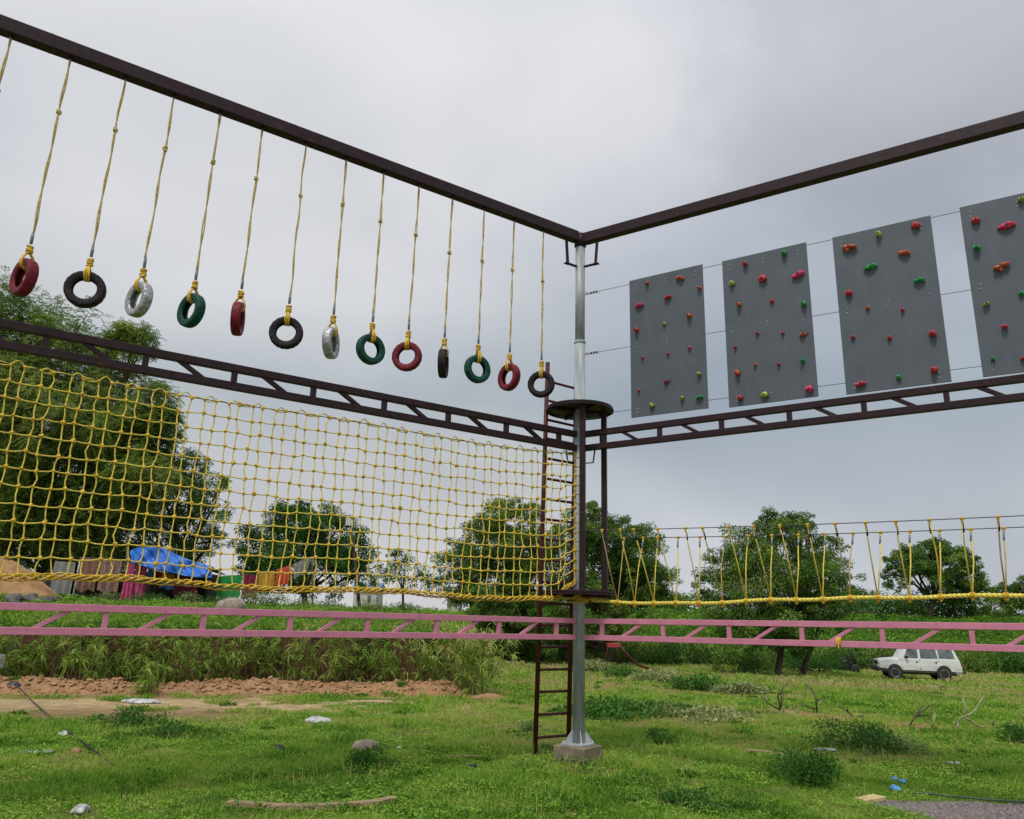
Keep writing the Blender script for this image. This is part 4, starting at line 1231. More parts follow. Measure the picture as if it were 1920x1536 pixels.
tree('leafy_tree', grd(575, 46), [(560, 1045, 62), (500, 1015, 48), (620, 1010, 55), (665, 1040, 38), (555, 985, 38), (600, 975, 32), (475, 1050, 30), (520, 965, 24), (565, 950, 14), (610, 1070, 50), (510, 1075, 40), (675, 1075, 28), (445, 1025, 14)], 46, .17, M['fresh_leaf'],
     'broad bright green tree behind the hanging orange cloth', 'trees behind the course', trunk_r=.2, seed=3)
tree('sapling_tree', grd(752, 44), [(722, 1078, 24), (755, 1055, 24), (795, 1075, 26), (760, 1090, 26), (812, 1095, 18), (700, 1095, 16), (740, 1040, 12)], 44, .14, M['fresh_leaf'],
     'small thin tree with gaps in its crown, left of the round dark tree', 'trees behind the course', density=.45, trunk_r=.08, seed=4, clump=.5)
tree('leafy_tree', grd(960, 49), [(940, 972, 38), (985, 970, 32), (895, 1010, 42), (955, 1030, 58), (870, 1055, 42), (1005, 1020, 40), (930, 1085, 60), (960, 1195, 45), (920, 1200, 40), (1000, 1190, 40), (860, 1095, 34), (990, 1090, 50), (910, 1130, 45), (970, 1140, 45), (1015, 1060, 35)], 49, .17, M['dark_leaf'],  # lowest lobes, near the ground, are added to shade the thicket
     'round dark green tree seen through the net beside the ladder', 'trees behind the course', trunk_r=.22, seed=5, density=1.1, trunks=[(grd(975, 49), None), (grd(950, 49.6), (-.3, 0, 0))])
tree('leafy_tree', grd(1135, 50), [(1120, 985, 36), (1075, 1000, 40), (1150, 1015, 48), (1190, 1035, 48), (1110, 1060, 58), (1190, 1085, 52), (1235, 1085, 34), (1255, 1115, 24), (1090, 1190, 45), (1150, 1170, 36), (1045, 1195, 40), (1090, 1115, 45), (1160, 1125, 42), (1215, 1120, 32), (1200, 1000, 18), (1110, 955, 14)], 50, .17, M['dark_leaf'],  # lobes close to the ground are added for the shade they make
     'dark tree with two trunks just right of the galvanised pole', 'trees behind the course', trunk_r=.24, seed=6, density=1.1, trunks=[(grd(1132, 50), None), (grd(1105, 50.5), (-.4, 0, 0))])
tree('leafy_tree', grd(1455, 41.5), [(1450, 1000, 46), (1400, 1020, 44), (1500, 1010, 42), (1355, 1070, 42), (1430, 1085, 72), (1510, 1075, 58), (1560, 1080, 42), (1580, 1110, 24), (1370, 1135, 46), (1450, 1155, 60), (1530, 1140, 50), (1400, 1180, 40), (1480, 1190, 42), (1325, 1095, 20), (1550, 1030, 26), (1440, 968, 16), (1510, 975, 14)], 41.5, .15, M['dark_leaf'],
     'large round tree with a leaning brown trunk behind the rope bridge', 'trees behind the course', trunk_r=.2, seed=7, density=1.15, trunks=[(grd(1458, 41.5), None), (grd(1500, 41.9), (.9, 0, .1))])
tree('umbrella_tree', grd(1748, 67), [(1745, 1045, 34), (1700, 1060, 28), (1790, 1055, 30), (1680, 1085, 22), (1725, 1075, 30), (1775, 1085, 30), (1820, 1080, 26), (1835, 1110, 18), (1750, 1020, 14), (1700, 1035, 14), (1800, 1115, 18)], 67, .24, M['dark_leaf'],
     'flat topped dark tree standing beyond the bank above the white car', 'trees behind the course', trunk_r=.24, seed=8, density=.95)
tree('leafy_tree', grd(1900, 70), [(1890, 1110, 22), (1915, 1125, 26), (1870, 1135, 24), (1905, 1150, 26), (1940, 1120, 28), (1930, 1090, 16)], 70, .24, M['dark_leaf'],
     'low ragged trees cut by the right edge behind the rope bridge', 'trees behind the course', trunk_r=.14, seed=9, density=.8)


def bush(name, px_, Y, w_, h_, m, label, group, n=1400, leaf=.12, seed=0, cat='bush'):
    g = np.random.default_rng(seed + 500)
    b0 = grd(px_, Y) if not isinstance(px_, np.ndarray) else px_
    e = empty(name, b0, label, cat, group)
    k = 13
    cs_ = np.stack([g.normal(size=k) * .30 * w_, g.normal(size=k) * .28 * w_, g.uniform(.12, .8, k) * h_], 1)
    cs_[:, 2] *= np.clip(1.25 - np.abs(cs_[:, 0]) / w_, .3, 1)
    idx = g.integers(0, k, n)
    u = unit(g.normal(size=(n, 3))) * (g.random(n) ** .5)[:, None] * np.array([w_ * .30, w_ * .30, h_ * .34])
    P = cs_[idx] + u; P[:, 2] = np.abs(P[:, 2])
    D_ = u + g.normal(size=(n, 3)) * w_ * .2 + [0, 0, .1]
    tn = np.clip((.38 if cat == 'cuttings' else .15) + .4 * g.random(k)[idx] + .35 * g.random(n), 0, 1)
    quadmesh('foliage', leaves(P + b0, D_, leaf * (.6 + .8 * g.random(n)), leaf * .45, droop=.2, nrm=g.normal(size=(n, 3)) * .7 + [0, 0, .6]), tn, m, e)
    mb = MB()
    for q in range(5):
        mb.tube([b0 - Z * .05, b0 + cs_[q] * [.5, .5, .6], b0 + cs_[q]], [.02 * w_ + .006, .012 * w_ + .004, .004], 5, cap=False)
    mb.build('stem', M['bark'], e)
    return e


fb = [(1180, 68, 4.2, 2.2, 1), (1230, 70, 4, 1.9, 1), (1282, 72, 3.6, 1.7, 0), (1330, 74, 4, 2.2, 1), (1602, 72, 4.6, 2.7, 1), (1648, 74, 4.4, 2.3, 0), (1688, 73, 4.2, 2.0, 1), (1735, 70, 4.2, 2.3, 0), (1785, 68, 4.6, 2.6, 1), (1830, 69, 4.4, 2.6, 0), (1560, 70, 4.4, 2.4, 0), (1050, 67, 4, 1.8, 1), (985, 68, 3.6, 1.5, 0), (880, 66, 3.0, 1.8, 0)]
lab_f = ['dark bush on the far bank', 'mid green bush on the far bank']
for i, (px_, Y, w_, h_, tnn) in enumerate(fb):
    bush('bush', px_, Y, w_, h_, M['dark_leaf'] if tnn == 0 else M['fresh_leaf'], lab_f[tnn] + ' behind the trees', 'bushes along the far bank', 1700, .26, i)
# dark thicket under the trees beside the pole and at the bank foot
for i, (px_, Y, w_, h_) in enumerate([(915, 53, 2.8, 2.2), (960, 54, 3.0, 2.2), (1005, 54, 3.0, 2.4), (1055, 54.5, 3.2, 2.2), (1110, 54, 3.0, 2.0), (1165, 54.3, 2.6, 1.7)]):
    bush('thicket_bush', px_, Y, w_, h_, M['dark_leaf'], 'dark shaded bush in the thicket under the trees by the pole', 'thicket under the trees', 1500, .2, 40 + i)
for i in range(15):
    px_ = 1215 + i * 50
    bush('bank_bush', px_, 54.6 + .8 * random.random(), 2.4, 1.5 + .5 * random.random(), M['fresh_leaf'] if i % 3 else M['dark_leaf'], 'low scrubby bush at the foot of the far bank', 'scrub along the foot of the far bank', 1100, .18, 70 + i)

for i, (px_, py, w_, h_, lab) in enumerate([(1400, 1262, 2.0, 1.0, 'dark low bush at the left foot of the leaning tree'), (1435, 1258, 1.6, 1.1, 'dark upright bush close against the leaning tree trunk'), (1540, 1262, 2.6, .9, 'green low bush between the leaning tree and the engine cart'), (1500, 1258, 1.6, 1.0, 'green low bush behind the fork of the leaning tree')]):
    p = gp(px_, py); bush('shrub', p, p[1], w_, h_, M['dark_leaf'] if i < 2 else M['fresh_leaf'], lab, None, 1500, .13, 300 + i, 'shrub')
c = RP(3.66, 1.76, -.01)
mb = MB()
for j in range(4):
    th = np.linspace(0, 6.28, 14); mb.tube([c + DR * (j - 1.5) * .014 + Z * .05 * math.cos(q) + NR * .05 * math.sin(q) for q in th], .009, 5, cap=False)
mb.tube([c - NR * .05, c - NR * .06 - Z * .06, c - NR * .05 - Z * .1], .008, 5)
one(mb, 'rope_tie', M['rope_orange'], 'short yellow rope knotted round the lower pink chord, right of the leaning tree', 'rope')

# ------------------------------------------------------------------ bamboo row
def bamboo(b0, h, w_, n, seed, label, group, m, tone0=.0):
    g = np.random.default_rng(seed + 900)
    e = empty('bamboo_plant', b0, label, 'bamboo', group); tone0 += g.uniform(-.14, .18)
    cb_ = MB(); LV, LT = [], []
    nc = int(g.integers(4, 7))
    for c in range(nc):
        d = unit(np.array([g.normal() * .25, g.normal() * .18, 1.0]))
        hh = h * (.65 + .4 * g.random())
        s0 = b0 + np.array([g.normal() * w_ * .2, g.normal() * .1, -.05])
        bend = np.array([g.normal() * .2, -abs(g.normal()) * .12, 0])
        f = np.linspace(0, 1, 7)
        pts = s0 + d * (f[:, None] * hh) + bend * (f[:, None] ** 2) * hh * .6
        cb_.tube(pts, np.linspace(.009, .004, 7), 5, cap=False)
        nf = int(n * .58 / nc)
        for q in range(nf):
            ff = .12 + .88 * g.random() ** .75
            p = s0 + d * ff * hh + bend * ff ** 2 * hh * .6
            so_ = p + g.normal(size=3) * [w_ * .20, .14, .08]
            kf = int(g.integers(7, 12)); base_d = unit(g.normal(size=3) * [1, .8, .4] + [0, -.1, .1])
            D_ = unit(base_d + g.normal(size=(kf, 3)) * .55)
            P = np.repeat(so_[None], kf, 0)
            LV.append(leaves(P, D_, .16 + .19 * g.random(kf), .031, droop=.35, nrm=g.normal(size=(kf, 3)) * .6 + [0, 0, .8]))
            LT.append(np.clip(tone0 + .14 + .34 * g.random() + .22 * ff + .25 * g.random(kf), 0, 1))
    cn = cb_.build('cane', M['cane'], e)
    quadmesh('foliage', np.concatenate(LV), np.concatenate(LT), m, e)


i = 0
for px_ in range(-30, 905, 25):
    x_ = at(px_, 1290, 20.2)[0]
    yl = 18.6 + .287 * (x_ + 11.4)
    vv = 1.1 + .75 * random.random()
    y_ = yl + vv * 1.04
    sc = y_ / 20.2
    x_ = at(px_ + random.uniform(-6, 6), 1290, y_)[0]
    gap = (520 < px_ < 560) or (690 < px_ < 715)
    bamboo(np.array([x_, y_, gz(x_, y_)]), (1.35 + .85 * random.random()) * (.75 if gap else 1), .75, 14 if gap else 44, i, 'green bamboo plant in the row along the earth bank', 'bamboo plants along the earth bank', M['bamboo'])
    i += 1
p_ = grd(885, 21.4)
bamboo(p_, 1.9, 1.0, 420, 77, 'fuller yellowish bamboo clump at the right end of the row', None, M['bamboo'], .22)
p_ = gp(283, 1300)
bamboo(p_ + [0, -.1, 0], .75, .5, 60, 78, 'small bamboo shoot growing on the front of the red earth ridge', None, M['bamboo'], .0)

# ------------------------------------------------------------------ sand heap, rocks on the terrace
def heap(name, c, rx, ry, h, m, label, cat, seed, n=44):
    mb = MB(); g = np.random.default_rng(seed)
    V = []; 
    for i in range(n + 1):
        r = i / n
        for j in range(n):
            a_ = j / n * 2 * math.pi
            x = c[0] + math.cos(a_) * r * rx; y = c[1] + math.sin(a_) * r * ry
            hh = h * (math.cos(r * math.pi) * .5 + .5) * (.75 + .6 * float(fbm(x, y, 1.3, seed, 4)))
            V.append([x, y, gz(x, y) - .06 + hh + .05 * float(fbm(x, y, 6, seed + 3, 2) - .5) * (1 - r)])
    f = []
    for i in range(n):
        for j in range(n):
            j2 = (j + 1) % n
            f.append((i * n + j, (i + 1) * n + j, (i + 1) * n + j2, i * n + j2))
    mb.add(np.array(V), f, True)
    return one(mb, name, m, label, cat)
hp = grd(20, 27.5)
heap('sand_heap', hp + [-.6, 0, 0], 2.7, 2.0, 1.25, M['orange_earth'], 'orange sand heap on the terrace at the left edge below the net', 'sand heap', 5)
M['rock'] = mat('grey_rock', (.17, .16, .15), (.08, .075, .07), 5, .95, .8)
for i, (px_, py, r_) in enumerate([(12, 1150, .30), (38, 1158, .24), (60, 1166, .18), (78, 1152, .2), (45, 1142, .2), (95, 1160, .15)]):
    c = grd(px_, 24.6 + .2 * i)
    mb = MB(); mb.blob(c + Z * r_ * .3, (r_, r_ * .8, r_ * .65), 10, 7, .22, i + 60, smooth=False)
    one(mb, 'rock', M['rock'], 'grey rock in the rubble below the orange sand heap', 'rock', 'rubble rocks below the sand heap')
c = grd(425, 25.6); mb = MB(); mb.blob(c + Z * .16, (.48, .4, .3), 18, 10, .05, 70)
one(mb, 'boulder', M['stone'], 'smooth rounded brown boulder on the terrace behind the pink truss', 'boulder')
c = grd(2, 18.9); mb = MB(); mb.bar(c + Z * .02 + [-.5, .2, .38], c + [-.04, .2, .40], .3, .30)
one(mb, 'crate', M['plastic'], 'pale bluish crate beside the bamboo at the left edge', 'crate', None, .01)

# ------------------------------------------------------------------ clothes lines and tarpaulin
TD = 31.0
def pole_thing(px1, py1, px2, py2, Y, r, m, name, label, cat, group=None):
    a_, b_ = at(px1, py1, Y), at(px2, py2, Y)
    a_[2] = min(a_[2], gz(a_[0], a_[1]) - .05)
    mb = MB(); mb.tube([a_, (a_ + b_) / 2 + [.01, 0, 0], b_], [r, r * .9, r * .8], 8)
    return one(mb, name, m, label, cat, group)
pole_thing(135, 1125, 150, 1050, TD - .3, .035, M['plastic'], 'clothes_pole', 'white leaning pole among the hanging cloths left of the blue tarpaulin', 'pole', 'poles of the clothes line')
pole_thing(236, 1120, 238, 1000, TD + .1, .03, M['bark_green'], 'clothes_pole', 'thin dark pole holding the left end of the blue tarpaulin', 'pole', 'poles of the clothes line')
pole_thing(288, 1125, 298, 1030, TD - .5, .022, M['bark_green'], 'clothes_pole', 'thin stick leaning against the front of the blue tarpaulin', 'pole', 'poles of the clothes line')
pole_thing(335, 1120, 331, 1020, TD - .5, .022, M['bark_green'], 'clothes_pole', 'thin upright stick before the middle of the blue tarpaulin', 'pole', 'poles of the clothes line')
pole_thing(408, 1122, 414, 1070, TD, .025, M['plastic'], 'clothes_pole', 'white stick just left of the green and white cloth', 'pole', 'poles of the clothes line')
pole_thing(588, 1125, 585, 1042, TD, .03, M['bark_green'], 'clothes_pole', 'dark pole at the right end of the clothes line by the grey shirt', 'pole', 'poles of the clothes line')

def cloth(px1, py1, px2, py2, low, Y, m, label, name='cloth', seed=0, amp=.05, taper=1.0, grp='washing on the clothes line', hem=None, hm=None):
    """hangs from a line between two photo points, reaching down to photo row low"""
    g = np.random.default_rng(seed + 40)
    nx_, nz_ = 16, 12
    A_, B_ = at(px1, py1, Y), at(px2, py2, Y)
    dz = (low - (py1 + py2) / 2) * Y / F
    V = []
    ph = g.random(3) * 6
    for j in range(nz_ + 1):
        f = j / nz_
        for i in range(nx_ + 1):
            u = i / nx_
            uu = .5 + (u - .5) * (1 + (taper - 1) * f)
            p = A_ + (B_ - A_) * uu - Z * dz * f * (1 + .05 * math.sin(u * 9 + ph[0]))
            p = p + np.array([0, 1, 0]) * amp * f ** .5 * math.sin(u * 17 + ph[1] + f * 1.2) + np.array([0, 1, 0]) * amp * .5 * math.sin(u * 37 + ph[2])
            V.append(p)
    V = np.array(V); n0 = len(V)
    V2 = V + np.array([0, .008, 0])
    f = []
    W_ = nx_ + 1
    for j in range(nz_):
        for i in range(nx_):
            q = (j * W_ + i, j * W_ + i + 1, (j + 1) * W_ + i + 1, (j + 1) * W_ + i)
            f.append(q[::-1]); f.append(tuple(n0 + k for k in q))
    mb = MB(); mb.add(np.concatenate([V, V2]), f, True)
    o = one(mb, name, m, label, 'cloth', grp)
    if hm:
        o.data.materials.append(hm)
        for p in o.data.polygons:
            zc = p.center[2]
            if zc < dz * hem: p.material_index = 1
    return o


def cmat(nm, a_, b_=None, s=6): return mat(nm, a_, b_, s, .9, .4, bscale=12, bdist=.02)
cm_grey = cmat('grey_cloth', (.26, .26, .25)); cm_br = cmat('brown_cloth', (.24, .13, .09), (.16, .08, .055)); cm_pl = cmat('plaid_cloth', (.34, .19, .15), (.12, .07, .06), 14)
cm_pk = cmat('pink_cloth', (.62, .10, .24), (.30, .05, .12), 9); cm_red = cmat('red_cloth', (.45, .02, .05)); cm_yel = cmat('mustard_cloth', (.52, .30, .03), (.38, .19, .02), 9)
cm_mar = cmat('maroon_cloth', (.22, .012, .055), (.12, .01, .03), 10); cm_grn = cmat('green_cloth', (.012, .27, .06)); cm_or = cmat('orange_cloth', (.66, .10, .04), (.5, .07, .03)); cm_wh = cmat('white_cloth', (.70, .70, .72)); cm_blu = cmat('blue_cloth', (.05, .22, .60))
cloth(103, 1052, 142, 1055, 1112, TD + .4, cm_grey, 'grey sheet hanging left of the white leaning pole', seed=1)
cloth(150, 1045, 186, 1046, 1105, TD + .2, cm_br, 'plain brown cloth hanging just right of the white leaning pole', seed=2)
cloth(190, 1046, 230, 1050, 1108, TD + .1, cm_pl, 'brown plaid cloth hanging next to the pink garment', seed=3)
cloth(240, 1055, 252, 1057, 1122, TD - .6, cm_pk, 'narrow pink cloth hanging left of the patterned skirt', seed=4, taper=1.9)
cloth(256, 1058, 276, 1064, 1122, TD - .5, cm_pk, 'wider pink cloth hanging under the left end of the tarpaulin', seed=5, taper=1.2)
cloth(278, 1066, 288, 1070, 1092, TD - .4, cm_blu, 'small blue cloth hanging between pink and red cloths', seed=6)
cloth(289, 1070, 304, 1073, 1086, TD - .4, cm_red, 'small red cloth under the tarpaulin beside a mustard cloth', seed=7)
cloth(304, 1073, 328, 1078, 1103, TD - .4, cm_yel, 'mustard cloth with blue hem under the tarpaulin', seed=8, hem=.45, hm=cm_blu)
cloth(330, 1076, 372, 1080, 1116, TD - .4, cm_mar, 'maroon patterned cloth under the right end of the tarpaulin', seed=9)
cloth(410, 1081, 454, 1078, 1124, TD - .2, cm_grn, 'green cloth with a white band along its bottom', seed=10, hem=.22, hm=cm_wh, amp=.03)
cloth(456, 1078, 484, 1079, 1120, TD - .1, cm_mar, 'dark maroon cloth hanging between green and mustard cloths', seed=11)
cloth(486, 1074, 516, 1070, 1108, TD, cm_yel, 'mustard yellow cloth hanging between maroon and orange cloths', seed=12)
cloth(519, 1068, 544, 1060, 1096, TD, cm_or, 'orange cloth hanging below the bright green tree', seed=13)
cloth(550, 1058, 583, 1044, 1078, TD, cm_grey, 'grey shirt hanging at the high right end of the clothes line', seed=14, taper=.7)
mb = MB(); pts = [at(x, y, TD - .35) for x, y in ((100, 1051), (150, 1044), (238, 1053), (290, 1070), (372, 1079), (412, 1080), (484, 1077), (545, 1060), (586, 1042))]
mb.tube(pts, .007, 5); one(mb, 'clothes_line', M['steel'], 'thin line strung between poles carrying the coloured washing', 'clothes line')
# tarpaulin: a sagging sheet over a ridge, thick and folded
top = [(243, 1034), (258, 1027), (285, 1024), (310, 1030), (335, 1042), (360, 1052), (385, 1060), (397, 1062)]
bot = [(246, 1056), (262, 1060), (285, 1066), (310, 1072), (335, 1078), (360, 1082), (385, 1084), (397, 1083)]
n_ = 40; V = []; rows_ = 16
g = np.random.default_rng(9)
for j in range(rows_ + 1):
    f = j / rows_
    for i in range(n_ + 1):
        u = i / n_ * (len(top) - 1); i0 = min(int(u), len(top) - 2); fu = u - i0
        tx = np.array(top[i0]) * (1 - fu) + np.array(top[i0 + 1]) * fu; bx_ = np.array(bot[i0]) * (1 - fu) + np.array(bot[i0 + 1]) * fu
        q = tx * (1 - f) + bx_ * f
        p = at(q[0], q[1], TD - .9 - .5 * f + .12 * math.sin(u * 2.4 + f * 5) + .07 * math.sin(u * 6 - f * 8))
        V.append(p)
back = []
for i in range(n_ + 1):
    p = np.array(V[i]); back.append(p + [0, 1.6, -.25]);
V = np.array(V); W_ = n_ + 1
f_ = []
for j in range(rows_):
    for i in range(n_): f_.append((j * W_ + i, j * W_ + i + 1, (j + 1) * W_ + i + 1, (j + 1) * W_ + i))
b0 = len(V)
for i in range(n_): f_.append((i + 1, i, b0 + i, b0 + i + 1))
mb = MB(); mb.add(np.concatenate([V, np.array(back)]), f_, True)
tp = one(mb, 'tarpaulin', M['tarp'], 'crumpled bright blue tarpaulin draped over a low shelter', 'tarpaulin')
sm_ = tp.modifiers.new('s', 'SOLIDIFY'); sm_.thickness = .012
# solid box, its dark colour standing for the shade inside the shelter
M['hut'] = mat('shelter_inner_shade', (.035, .028, .024), (.018, .015, .013), 3, .95, .6)
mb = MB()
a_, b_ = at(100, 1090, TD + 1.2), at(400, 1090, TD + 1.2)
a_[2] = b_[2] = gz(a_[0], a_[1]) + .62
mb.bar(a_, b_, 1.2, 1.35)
one(mb, 'shelter', M['hut'], 'low makeshift shelter under the blue tarpaulin, its shaded inside a solid dark box', 'shelter', None, .05)

for i, (px_, Y_, w_, h_) in enumerate([(180, 29.2, 1.1, .45), (262, 29.0, 1.0, .40), (345, 28.8, 1.0, .42), (398, 28.8, .9, .5), (470, 28.6, 1.1, .55), (505, 28.8, 1.2, .62), (560, 29.2, 1.0, .45), (620, 29, .9, .4), (690, 29, 1.0, .42), (760, 30, 1.1, .4)]):
    bush('weed_clump', px_, Y_, w_, h_, M['fresh_leaf'] if i % 2 else M['pale_weed'], 'loose leafy weed clump on the terrace before the washing line', 'weed clumps on the terrace', 900, .07, 400 + i, 'weed')

# floodlight pole behind the net
fp = grd(672, 40)
e = empty('floodlight_pole', fp, 'thin wooden pole with a square floodlight, seen through the net', 'lamp post')
tpz = at(656, 968, 40)
mb = MB(); mb.tube([fp - Z * .2, (fp + tpz) / 2, tpz], [.09, .075, .06], 8); mb.build('post', M['bark'], e)
mb = MB(); c = at(655, 978, 39.85); mb.bar(c - Z * .26, c + Z * .26, .14, .40, [1, 0, 0]); hd = mb.build('lamp_head', M['blacktrim'], e, .02)
mb = MB(); mb.bar(c - Z * .21 + [0, -.085, 0], c + Z * .21 + [0, -.085, 0], .02, .33, [1, 0, 0]); mb.build('lamp_glass', M['lamp'], hd)
mb = MB(); c = at(660, 1018, 39.9); mb.bar(c - Z * .22, c + Z * .22, .2, .3, [1, 0, 0]); mb.build('meter_box', M['bark'], e)

# far shed roofs
def shed(px1, px2, pyt, pyb, Y, mw, mr, label, grp):
    a_, b_ = at(px1, pyb, Y), at(px2, pyb, Y); zt = at(px1, pyt, Y)[2]
    gb = gz(a_[0], Y)
    e = empty('shed', ((a_ + b_) / 2) * [1, 1, 0] + Z * gb, label, 'shed', grp)
    hgt = zt - gb
    mb = MB(); mb.bar(np.array([a_[0], Y + 2, gb + hgt * .36 - .2]), np.array([b_[0], Y + 2, gb + hgt * .36 - .2]), 4, hgt * .72 + .4); mb.build('wall', mw, e)
    x0, x1 = a_[0] - .3, b_[0] + .3; z0 = gb + hgt * .73
    v = [[x0, Y - .3, z0], [x1, Y - .3, z0], [x1, Y + 4.3, z0], [x0, Y + 4.3, z0], [x0, Y + 2, gb + hgt], [x1, Y + 2, gb + hgt]]
    mb = MB(); mb.add(np.array(v), [(0, 1, 5, 4), (2, 3, 4, 5), (0, 4, 3), (1, 2, 5), (3, 2, 1, 0)], False); mb.build('roof', mr, e)
    dx = (b_[0] - a_[0])
    for q in (.22, .7):
        mb = MB(); c = np.array([a_[0] + dx * q, Y - .02, gb + hgt * .38]); mb.bar(c - [dx * .07, 0, 0], c + [dx * .07, 0, 0], .06, hgt * .25); mb.build('window', M['glass'], e)
shed(662, 705, 1090, 1125, 75, mat('pale_wall', (.60, .58, .55), (.5, .48, .45), 3, .9), mat('blue_roof', (.13, .26, .46), (.10, .2, .38), 3, .6), 'far pale shed with a blue roof right of the floodlight pole', 'far sheds')
shed(838, 862, 1118, 1140, 80, mat('cream_wall', (.58, .55, .48), None, 3, .9), mat('grey_roof', (.32, .32, .33), None, 3, .7), 'tiny far pale shed left of the round dark tree', 'far sheds')
shed(1862, 1900, 1142, 1165, 78, mat('grey_wall', (.22, .21, .19), (.15, .15, .14), 2, .9, stretch=(8, 1, 1)), mat('rusty_roof', (.20, .17, .15), None, 3, .8), 'grey corrugated shed among the trees near the right edge', 'far sheds')
shed(1655, 1690, 1141, 1152, 84, mat('white_wall', (.62, .62, .60), None, 3, .9), mat('white_roof', (.66, .66, .66), None, 3, .7), 'far low white roof left of the flat topped tree', 'far sheds')

# ------------------------------------------------------------------ white car
CY_ = 41.0
cb_ = at(1721, 1277, CY_)
cz_ = gz(cb_[0], CY_)
car = empty('parked_car', (cb_[0], CY_, cz_), 'old white boxy estate car parked on the grass', 'car', None, True, math.radians(-15))
Lc = 4.45
def cprof(x):          # x from the front: top height, half width of shell at belt
    pts = [(0.08, .62), (.10, .80), (.16, .93), (.55, .99), (1.05, 1.035), (1.16, 1.05), (1.50, 1.545), (1.62, 1.60), (2.4, 1.63), (3.6, 1.62), (3.98, 1.58), (4.06, 1.53), (4.28, 1.02), (4.34, .86), (4.36, .60)]
    return np.interp(x, [p[0] for p in pts], [p[1] for p in pts])
stx = [.08, .10, .16, .3, .55, .8, 1.05, 1.16, 1.28, 1.39, 1.50, 1.62, 2.0, 2.4, 3.0, 3.6, 3.98, 4.06, 4.16, 4.28, 4.34, 4.36]
rings = []
for x in stx:
    zt = float(cprof(x)); hw = .80 if .3 < x < 4.3 else .76 if .1 < x else .70
    belt = min(.98, zt - .05)
    th_ = max(0, (zt - 1.05)) / .55
    rw = hw - .03 - .13 * th_
    pr = [(-hw + .04, .40), (-hw, .48), (-hw - .005, .72), (-hw + .015, belt), (-rw - .02, zt - .07), (-rw + .08, zt), (0, zt + .015), (rw - .08, zt), (rw + .02, zt - .07), (hw - .015, belt), (hw + .005, .72), (hw, .48), (hw - .04, .40)]
    rings.append([(x - Lc / 2, q[0], q[1]) for q in pr])
k = 13
mb = MB(); V = np.array(rings).reshape(-1, 3); f = []
for i in range(len(stx) - 1):
    for j in range(k):
        j2 = (j + 1) % k
        f.append((i * k + j, (i + 1) * k + j, (i + 1) * k + j2, i * k + j2))
f.append(tuple(range(k))); f.append(tuple((len(stx) - 1) * k + j for j in range(k - 1, -1, -1)))
mb.add(V, f, False)
body = mb.build('body', M['white'], None); body.parent = car
def cpart(mb, nm, m, par=None, bev=0):
    o = mb.build(nm, m, None, bev); o.parent = par or car; return o
def sidepoly(P, sgn, m, nm, out=.006, par=None):
    """flat panel on the car's side, following the tumblehome"""
    v = []
    for (x, z) in P:
        th_ = max(0, (float(cprof(np.clip(x, 1.5, 3.98))) - 1.05)) / .55
        rw = .77 - .13 * th_
        yy = .785 + (rw + .02 - .785) * np.clip((z - .98) / (1.55 - .98), 0, 1) if z > .98 else .80
        v.append([x - Lc / 2, sgn * (yy + out), z])
    v2 = [[a, b - sgn * .02, c] for a, b, c in v]
    n = len(P); mb = MB()
    mb.add(np.array(v + v2), [tuple(range(n)), tuple(range(2 * n - 1, n - 1, -1))] + [(i, n + i, n + (i + 1) % n, (i + 1) % n) for i in range(n)], False)
    return cpart(mb, nm, m, par)
